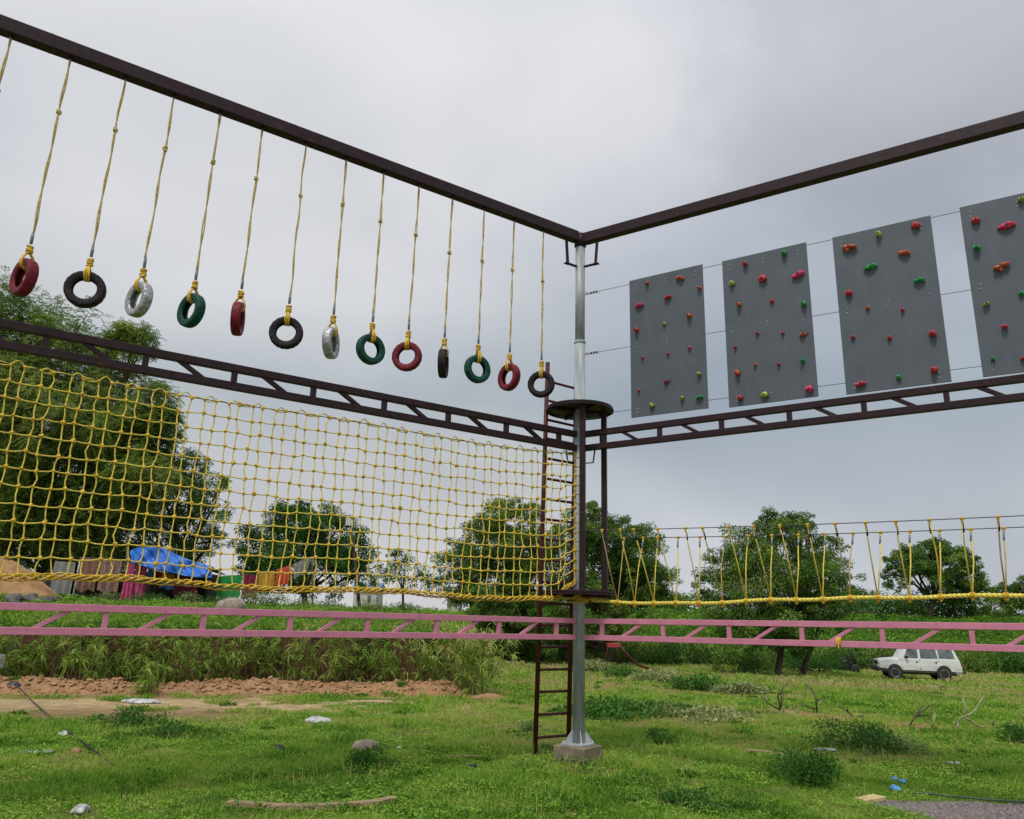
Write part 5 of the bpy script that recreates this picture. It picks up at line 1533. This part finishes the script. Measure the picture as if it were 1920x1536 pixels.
for sg in (-1, 1):
    for P in ([(1.42, 1.06), (1.66, 1.49), (2.17, 1.50), (2.17, 1.06)], [(2.30, 1.06), (2.30, 1.50), (3.12, 1.50), (3.18, 1.06)], [(3.24, 1.08), (3.22, 1.50), (3.94, 1.49), (4.05, 1.08)]):
        sidepoly(P, sg, M['glass'], 'window')
    for x in (1.32, 2.235, 3.20):
        sidepoly([(x, .50), (x, 1.02), (x + .022, 1.02), (x + .022, .50)], sg, M['blacktrim'], 'door_gap', .009)
    for x in (2.03, 3.02):
        mb = MB(); mb.bar([x - Lc / 2, sg * .818, .905], [x + .12 - Lc / 2, sg * .818, .905], .03, .03); cpart(mb, 'door_handle', M['blacktrim'])
    mb = MB(); mb.bar([.9 - Lc / 2, sg * .80, .455], [4.0 - Lc / 2, sg * .80, .455], .06, .06); cpart(mb, 'side_sill', M['blacktrim'])
    for x in (.92, 3.43):
        w0 = np.array([x - Lc / 2, sg * .70, .335])
        th = np.linspace(0, math.pi, 14)
        mb = MB(); P_ = [[w0[0] + math.cos(t) * .40, sg * .815, .36 + math.sin(t) * .40] for t in th]
        n = len(P_); v = np.array(P_ + [[a, b - sg * .1, c] for a, b, c in P_]); mb.add(v, [tuple(range(n)), tuple(range(2 * n - 1, n - 1, -1))] + [(i, n + i, n + (i + 1) % n, (i + 1) % n) for i in range(n)], False)
        cpart(mb, 'wheel_arch', M['blacktrim'])
        mb = MB(); mb.lathe([(.20, -.09), (.30, -.095), (.33, -.07), (.337, 0), (.33, .07), (.30, .095), (.20, .09)], 28, w0 + [0, sg * .06, 0], axis=1)
        wh = cpart(mb, 'wheel', M['tyre'])
        mb = MB(); mb.lathe([(0, .05), (.07, .06), (.075, .03), (.12, .025), (.17, .06), (.20, .098), (.212, .10), (.205, .02), (0, .02)], 24, (0, 0, 0), axis=1)
        rm = mb.build('rim', M['rimsteel'], None); rm.parent = wh
        rm.location = (w0 + [0, sg * .06, 0]).tolist(); rm.rotation_euler = (0, 0, 0 if sg > 0 else math.pi)
    mb = MB(); mb.blob((.13 - Lc / 2, sg * .60, .80), (.06, .15, .085), 12, 8, 0); cpart(mb, 'headlight', M['lamp'])
    mb = MB(); mb.bar([4.335 - Lc / 2, sg * .70, .66], [4.335 - Lc / 2, sg * .70, .90], .12, .09, [1, 0, 0]); cpart(mb, 'tail_lamp', M['redlamp'])
    mb = MB(); mb.bar([1.50 - Lc / 2, sg * .84, 1.10], [1.60 - Lc / 2, sg * .95, 1.10], .06, .12); cpart(mb, 'mirror', M['blacktrim'])
v = [[1.20, -.62, 1.075], [1.20, .62, 1.075], [1.48, .55, 1.50], [1.48, -.55, 1.50]]
v = np.array([[a - Lc / 2 - .012, b, c] for a, b, c in v])
mb = MB(); mb.add(np.concatenate([v, v + [.02, 0, -.01]]), [(0, 1, 2, 3), (7, 6, 5, 4), (0, 4, 5, 1), (1, 5, 6, 2), (2, 6, 7, 3), (3, 7, 4, 0)], False); cpart(mb, 'windscreen', M['glass'])
mb = MB(); mb.bar([.02 - Lc / 2, -.80, .50], [.02 - Lc / 2, .80, .50], .16, .22); cpart(mb, 'front_bumper', M['blacktrim'], None, .03)
mb = MB(); mb.bar([.55 - Lc / 2, .80, .46], [.0 - Lc / 2, .80, .50], .05, .14); mb.bar([.55 - Lc / 2, -.80, .46], [.0 - Lc / 2, -.80, .50], .05, .14); cpart(mb, 'bumper_side', M['blacktrim'])
mb = MB(); mb.bar([4.43 - Lc / 2, -.74, .46], [4.43 - Lc / 2, .74, .46], .20, .11); cpart(mb, 'rear_bumper', M['blacktrim'], None, .02)
mb = MB(); mb.bar([.095 - Lc / 2, -.42, .80], [.095 - Lc / 2, .42, .80], .03, .16); cpart(mb, 'grille', M['blacktrim'])
mb = MB()
for y_ in (-.45, .45): mb.tube([[-.02 - Lc / 2, y_, .5], [-.05 - Lc / 2, y_, .78], [.04 - Lc / 2, y_, .93]], .025, 8)
mb.tube([[.0 - Lc / 2, -.68, .86], [-.05 - Lc / 2, -.45, .88], [-.05 - Lc / 2, .45, .88], [.0 - Lc / 2, .68, .86]], .025, 8); cpart(mb, 'bull_bar', M['blacktrim'])
mb = MB(); mb.bar([.5 - Lc / 2, 0, .36], [4.1 - Lc / 2, 0, .36], 1.3, .14); cpart(mb, 'chassis', M['blacktrim'])

for o in list(bpy.data.objects):
    p, q = o, None
    while p.parent is not None: q = p; p = p.parent
    if p != car or o == car or o.type != 'MESH': continue
    nm_ = o.name.split('.')[0]
    if nm_ == 'rim': o.location.x *= .885; continue
    co3 = np.empty(len(o.data.vertices) * 3); o.data.vertices.foreach_get('co', co3); co3 = co3.reshape(-1, 3)
    if nm_ == 'wheel': co3[:, 0] += -.115 * (co3[:, 0].min() + co3[:, 0].max()) / 2
    else: co3[:, 0] *= .885
    o.data.vertices.foreach_set('co', co3.ravel()); o.data.update()

# small trailer-mounted engine by the tree
c = gp(1592, 1262); Yc = c[1]
e = empty('engine_cart', c, 'small black two-wheeled engine cart on the grass left of the white car', 'cart')
k_ = 1.0
mb = MB(); mb.tube([c + [-.42, 0, .1], c + [-.48, 0, .70], c + [.0, .0, .95], c + [.42, 0, .62], c + [.50, 0, .05]], .05, 6)
mb.tube([c + [-.1, 0, .9], c + [.05, 0, 1.15], c + [.5, 0, .62]], .045, 6)
mb.tube([c + [-.5, 0, .58], c + [.45, 0, .58]], .04, 6); mb.build('frame', M['blackthing'], e)
mb = MB(); mb.bar(c + [-.42, 0, .36], c + [.02, 0, .36], .45, .42); mb.blob(c + [-.16, 0, .62], (.2, .2, .14), 12, 8, .18, 3); mb.build('engine', M['blackthing'], e)
for y_ in (-.32, .32):
    mb = MB(); mb.lathe([(.08, -.05), (.22, -.05), (.26, 0), (.22, .05), (.08, .05)], 18, c + [.28, y_, .26], axis=1); mb.build('wheel', M['tyre'], e)

# playground slide and swing frame right of the pole
c = gp(1150, 1256)
e = empty('playground_slide', c, 'small red playground slide in the shade right of the galvanised pole', 'slide')
Ys = c[1]
def sp(px_, py, dy=0): return at(px_, py, Ys + dy)
mb = MB()
for dy in (-.28, .28):
    mb.tube([sp(1163, 1212, dy), sp(1178, 1230, dy), sp(1198, 1248, dy), sp(1215, 1253, dy), sp(1239, 1255, dy)], .07, 6)
mb.build('side_lip', M['maroon'], e)
mb = MB(); V = []
for (px_, py) in ((1163, 1213), (1178, 1231), (1198, 1249), (1215, 1254), (1239, 1256)):
    V += [sp(px_, py, -.27), sp(px_, py, .27)]
V = np.array(V); mb.add(np.concatenate([V, V - Z * .02]), [(2 * i, 2 * i + 1, 2 * i + 3, 2 * i + 2) for i in range(4)] + [(10 + 2 * i + 2, 10 + 2 * i + 3, 10 + 2 * i + 1, 10 + 2 * i) for i in range(4)], True); mb.build('chute', M['plastic'], e)
mb = MB(); a_ = sp(1138, 1210); b_ = sp(1162, 1210); mb.bar(a_, b_, .6, .22); mb.build('platform', mat('faded_red', (.42, .045, .05), None, 5, .5), e, .02)
mb = MB()
for px_ in (1140, 1158):
    for dy in (-.28, .28):
        q = sp(px_, 1212, dy); g0 = np.array([q[0] - .25 * (1 if px_ == 1140 else -.2), q[1], gz(q[0], q[1]) - .05]); mb.tube([g0, q], .022, 6)
mb.build('legs', M['maroon'], e)

# ------------------------------------------------------------------ bushes, cut greenery and dead branches in the field
def weed(px_, py, w_, h_, n, leaf, seed, label, grp, m=None, cat='shrub', nm='shrub'):
    p = gp(px_, py)
    bush(nm, p, p[1], w_, h_, m or M['pale_weed'], label, grp, n, leaf, seed, cat)
weed(1615, 1406, 1.15, .40, 3000, .052, 201, 'bushy fresh green shrub growing behind a scrap of white cloth', None, M['fresh_leaf'])
weed(1672, 1412, .9, .26, 1500, .045, 202, 'lower paler shrub at the right side of the dark bushy one', None)
weed(1512, 1470, .72, .42, 3000, .045, 203, 'dense leafy shrub in front of the plank, at the lower right', None, M['fresh_leaf'])
weed(1235, 1398, .35, .24, 700, .05, 204, 'small dark green weed tuft alone in the grass right of the block', None, M['fresh_leaf'])
weed(1905, 1395, .55, .35, 1200, .05, 205, 'low dark shrub cut by the right edge', None, M['fresh_leaf'])
weed(685, 1440, .5, .24, 1200, .045, 206, 'leafy weed growing just in front of the rounded stone', None, M['fresh_leaf'])
weed(245, 1362, .75, .26, 1500, .05, 207, 'leafy weed patch at the edge of the bare sandy strip', None, M['fresh_leaf'])
weed(340, 1382, .75, .18, 1300, .05, 208, 'low spreading weed patch below the white sheet and the sandy strip', None, M['fresh_leaf'])
weed(1300, 1510, .7, .14, 1100, .05, 209, 'low fine leaved weed patch at the bottom, right of centre', None, M['fresh_leaf'])
weed(1035, 1410, .3, .12, 400, .04, 210, 'tiny weed at the foot of the ladder', None)
weed(990, 1375, .35, .2, 500, .045, 211, 'small weed tuft left of the ladder foot', None)
weed(1085, 1432, .55, .10, 500, .04, 212, 'low weeds along the front of the concrete block', None)
heaps = [(1110, 1262, 1.6, .75, 'pile of cut leafy branches just right of the galvanised pole'), (1170, 1272, 1.5, .7, 'pile of cut leafy branches below the playground slide'), (1240, 1280, 1.5, .55, 'wilting cut branches lying right of the slide end'), (1310, 1296, 1.7, .65, 'largest pile of cut branches left of the leaning tree trunk'), (1385, 1300, 1.2, .4, 'last small pile of cut branches towards the tree trunk'),
         (1200, 1335, 2.2, .26, 'flattened cuttings strewn across the field behind the block'), (1300, 1345, 2.0, .24, 'flattened cuttings beside a line of dug earth'), (1120, 1345, 1.6, .22, 'flattened cuttings right beside the galvanised pole')]
for i, (px_, py, w_, h_, lab) in enumerate(heaps):
    weed(px_, py, w_ * .9, h_ * .85, 1900, .12, 230 + i, lab, 'piles of cut greenery', M['fresh_leaf'] if i % 2 else M['pale_weed'], 'cuttings', 'cuttings_pile')


def branchy(px_, py, segs, m, r, label, leafn=0, nm='dead_branch'):
    """segs: photo points of each stick, planted at the ground point"""
    b0 = gp(px_, py); Yb = b0[1]
    e = empty(nm, b0, label, 'branch', 'bare branches stuck in the field')
    g = np.random.default_rng(int(px_))
    for s in segs:
        pts = [at(x, y, Yb + g.uniform(-.15, .15)) for x, y in s]
        pts = [np.array([p[0], p[1], max(p[2], gz(p[0], p[1]) + .0)]) for p in pts]
        pts = np.array(pts)
        # smooth a little
        q = [pts[0]]
        for a_, c_2 in zip(pts[:-1], pts[1:]):
            q.append((a_ + c_2) / 2 + g.normal(size=3) * .012); q.append(c_2)
        mb = MB(); mb.tube(q, np.linspace(r, r * .5, len(q)), 7); mb.build('stick', m, e)
    if leafn:
        P = []
        tops = [s[-1] for s in segs]
        for k_ in range(leafn):
            x, y = tops[k_ % len(tops)]
            P.append(at(x + g.normal() * 5, y + g.normal() * 5 + 4, Yb + g.normal() * .1))
        P = np.array(P); D_ = g.normal(size=(leafn, 3)) * [.5, .5, .3] - [0, 0, .8]
        quadmesh('foliage', leaves(P, D_, .22, .07, droop=.2), np.clip(.5 + .3 * g.random(leafn), 0, 1), M['pale_weed'], e)
    return e
branchy(1462, 1334, [[(1462, 1334), (1458, 1305), (1470, 1285), (1478, 1278)], [(1460, 1330), (1442, 1320), (1432, 1300)], [(1462, 1330), (1466, 1310), (1463, 1295)]], M['bark_green'], .022, 'forked dark branch with drooping leaves stuck near the leaning tree', 9)
branchy(1532, 1338, [[(1532, 1338), (1530, 1312), (1520, 1290), (1510, 1282)], [(1531, 1312), (1540, 1311)], [(1527, 1330), (1497, 1318)]], M['bark_green'], .022, 'upright branch with large wilted leaves beside dug red earth', 12)
branchy(1605, 1350, [[(1605, 1350), (1590, 1335), (1572, 1326)], [(1605, 1350), (1620, 1342)], [(1590, 1336), (1589, 1326)]], M['bark_green'], .020, 'short low forked twig between the wilted branch and the shrub')
branchy(1704, 1362, [[(1704, 1362), (1718, 1342), (1729, 1322)], [(1716, 1345), (1735, 1330), (1750, 1320)], [(1720, 1341), (1748, 1342)]], M['bark_green'], .020, 'dark slanting forked branch behind the bushy shrub', 5)
branchy(1792, 1370, [[(1792, 1370), (1796, 1352), (1808, 1343), (1830, 1330), (1845, 1305)], [(1808, 1343), (1812, 1325), (1805, 1304)], [(1808, 1344), (1835, 1362), (1862, 1368)]], M['bark_pale'], .026, 'pale Y-shaped branch with a fallen arm, tallest of the bare branches')
branchy(1866, 1372, [[(1866, 1372), (1862, 1358), (1850, 1350)], [(1862, 1360), (1864, 1348)]], M['bark_pale'], .016, 'short pale twig right of the Y-shaped branch')
branchy(1912, 1372, [[(1918, 1372), (1905, 1358), (1900, 1352)], [(1922, 1350), (1912, 1338)]], M['bark_pale'], .018, 'pale branch piece at the right edge')
branchy(1390, 1308, [[(1325 + 65, 1308), (1395, 1290), (1402, 1284)], [(1393, 1298), (1380, 1285)]], M['bark_green'], .018, 'thin dark twig before the last pile of cuttings')
branchy(1770, 1298, [[(1764, 1298), (1765, 1289), (1769, 1286), (1773, 1290), (1771, 1299)]], M['bark_green'], .020, 'small curved loop of twig on the grass in front of the white car')

# ------------------------------------------------------------------ litter, planks, stones, cord
def rag(px_, py, w_, d_, h_, m, label, seed, cat='plastic scrap', nm='plastic_scrap', rot=0.0, grp=None):
    p = gp(px_, py); n = 14; V = []
    g = np.random.default_rng(seed)
    for j in range(n + 1):
        for i in range(n + 1):
            u, v = i / n - .5, j / n - .5
            rr_ = 1 - .35 * (abs(u * 2) ** 3 + abs(v * 2) ** 3) * .5
            x = u * w_ * rr_ * (1 + .15 * math.sin(v * 9 + seed)); y = v * d_ * rr_ * (1 + .25 * math.sin(u * 7 + seed))
            X = p[0] + x * math.cos(rot) - y * math.sin(rot); Y_ = p[1] + x * math.sin(rot) + y * math.cos(rot)
            e_ = (1 - (2 * u) ** 4) * (1 - (2 * v) ** 4)
            V.append([X, Y_, gz(X, Y_) + .012 + h_ * e_ * (.25 + .9 * float(fbm(X, Y_, 9, seed, 3)))])
    W_ = n + 1
    mb = MB(); mb.add(np.array(V), [(j * W_ + i, j * W_ + i + 1, (j + 1) * W_ + i + 1, (j + 1) * W_ + i) for j in range(n) for i in range(n)], True)
    o = one(mb, nm, m, label, cat, grp)
    s_2 = o.modifiers.new('s', 'SOLIDIFY'); s_2.thickness = .006
    return o
rag(263, 1318, .95, .5, .09, M['plastic'], 'long crumpled white plastic sheet at the foot of the red ridge', 1)
rag(597, 1355, .55, .35, .10, M['plastic'], 'grey white plastic bag lying in the grass below the red ridge', 2)
rag(118, 1381, .17, .2, .09, M['plastic'], 'small bright plastic bag in the grass, crossed by the black cord', 3)
rag(87, 1381, .09, .1, .05, M['plastic'], 'tiny pale scrap left of the small plastic bag', 4)
rag(68, 1414, .48, .2, .05, M['plastic'], 'long flattened white plastic strip in the grass at far left', 5, rot=.4)
rag(1548, 1408, .42, .22, .05, M['plastic'], 'white cloth scrap on the grass before the bushy shrub', 6)
rag(1680, 1484, .16, .16, .06, M['bluebag'], 'blue plastic scrap nearest the gravel patch', 7)
rag(1677, 1463, .10, .12, .05, M['bluebag'], 'blue plastic scrap farthest from the gravel patch', 8)
rag(1693, 1471, .10, .12, .05, M['bluebag'], 'small blue plastic scrap, right one of the farther pair', 9)
rag(1790, 1435, .26, .16, .05, M['plastic'], 'greyish flattened bottle in the grass at the lower right', 10)
rag(150, 1527, .15, .2, .09, M['plastic'], 'pale plastic lump at the bottom edge on the left', 11)
rag(748, 1405, .12, .14, .05, M['plastic'], 'little white scrap right of the rounded stone', 12)
rag(1120, 1475, .12, .1, .04, M['plastic'], 'small pale leaf of plastic in the grass below the block', 13)
def stone(px_, py, r, m, label, seed, cat='stone', nm='stone'):
    p = gp(px_, py); mb = MB(); mb.blob(p + Z * r[2] * .35, r, 20, 12, .07, seed)
    return one(mb, nm, m, label, cat)
stone(685, 1412, (.215, .17, .13), M['stone'], 'rounded pale brown stone half hidden by a weed', 1)
stone(143, 1412, (.07, .06, .05), M['orange_earth'], 'small orange brick fragment left of the black cord', 2)
stone(522, 1412, (.09, .08, .08), M['blackthing'], 'small black lump in the grass left of the rounded stone', 3, 'scrap', 'black_scrap')
stone(887, 1438, (.05, .06, .03), M['blackthing'], 'tiny black scrap in the grass between the stone and the block', 4, 'scrap', 'black_scrap')
stone(600, 1312, (.07, .06, .06), M['blackthing'], 'small dark clod at the foot of the red ridge', 5, 'scrap', 'black_scrap')
stone(92, 1505, (.035, .035, .03), mat('yellow_fruit', (.55, .5, .05), None, 5, .6), 'small yellow fruit lying in the grass at lower left', 6, 'fruit', 'fruit')

def plank(pts, w_, t_, m, label, arch=.0):
    P = [gp(*q) for q in pts]
    P = [np.array([p[0], p[1], p[2] + t_ * .6 + arch * math.sin(math.pi * i / (len(P) - 1))]) for i, p in enumerate(P)]
    mb = MB()
    n = len(P); V = []
    for i, p in enumerate(P):
        t = unit(P[min(i + 1, n - 1)] - P[max(i - 1, 0)]); s = unit(np.cross(t, Z))
        for a_, b_ in ((-1, -1), (1, -1), (1, 1), (-1, 1)): V.append(p + s * a_ * w_ / 2 + Z * b_ * t_ / 2)
    f = [(3, 2, 1, 0), tuple((n - 1) * 4 + q for q in range(4))]
    for i in range(n - 1):
        for j in range(4): f.append((i * 4 + j, i * 4 + (j + 1) % 4, (i + 1) * 4 + (j + 1) % 4, (i + 1) * 4 + j))
    mb.add(np.array(V), f, False)
    return one(mb, 'wooden_plank', m, label, 'plank', 'planks lying in the grass', .004)
plank([(426, 1514), (470, 1517), (520, 1521), (560, 1522), (610, 1521), (660, 1518), (705, 1512), (738, 1506)], .11, .055, M['wood'], 'long curved weathered plank at the bottom of the view')
plank([(1397, 1412), (1435, 1415), (1482, 1423)], .13, .05, M['wood'], 'pale plank lying between the pole and the leafy shrub')
plank([(1614, 1506), (1650, 1500)], .16, .04, mat('yellow_board', (.62, .50, .24), (.45, .36, .17), 6, .9), 'short yellowish board at the edge of the gravel patch')
plank([(832, 1421), (868, 1420), (902, 1421)], .05, .02, M['wood'], 'thin narrow lath in the grass left of the ladder foot')
plank([(652, 1318), (700, 1317), (735, 1318)], .30, .03, mat('sandy_board', (.50, .37, .22), (.4, .28, .16), 6, .9), 'flat sandy board at the foot of the red ridge')

def cord(pts, r, m, label, lift=.03, nm='cord', cat='cord'):
    P = [gp(*q) + Z * lift for q in pts]
    Q = []
    for i in range(len(P) - 1):
        for k_ in range(8):
            f = k_ / 8; p = P[i] * (1 - f) + P[i + 1] * f
            p[2] = max(p[2], gz(p[0], p[1]) + lift); Q.append(p)
    Q.append(P[-1])
    mb = MB(); mb.tube(Q, r, 6); return one(mb, nm, m, label, cat)
cord([(26, 1287), (60, 1320), (110, 1366), (160, 1405), (215, 1447)], .011, M['blackthing'], 'straight black cord running from the ridge into the grass at left', .05)
cord([(118, 1460), (135, 1440), (175, 1438), (210, 1430)], .012, M['blackthing'], 'short black hose curled in the grass at lower left', .03, 'hose', 'hose')
cord([(1712, 1492), (1780, 1499), (1850, 1506), (1925, 1511)], .012, mat('dark_green_hose', (.03, .09, .05), None, 5, .5), 'thin dark green hose lying along the gravel patch', .03, 'hose', 'hose')
heap('black_rubble', gp(26, 1287), .3, .2, .12, M['blackthing'], 'dark scrap heap on the ridge where the black cord starts', 'scrap', 15, 12)
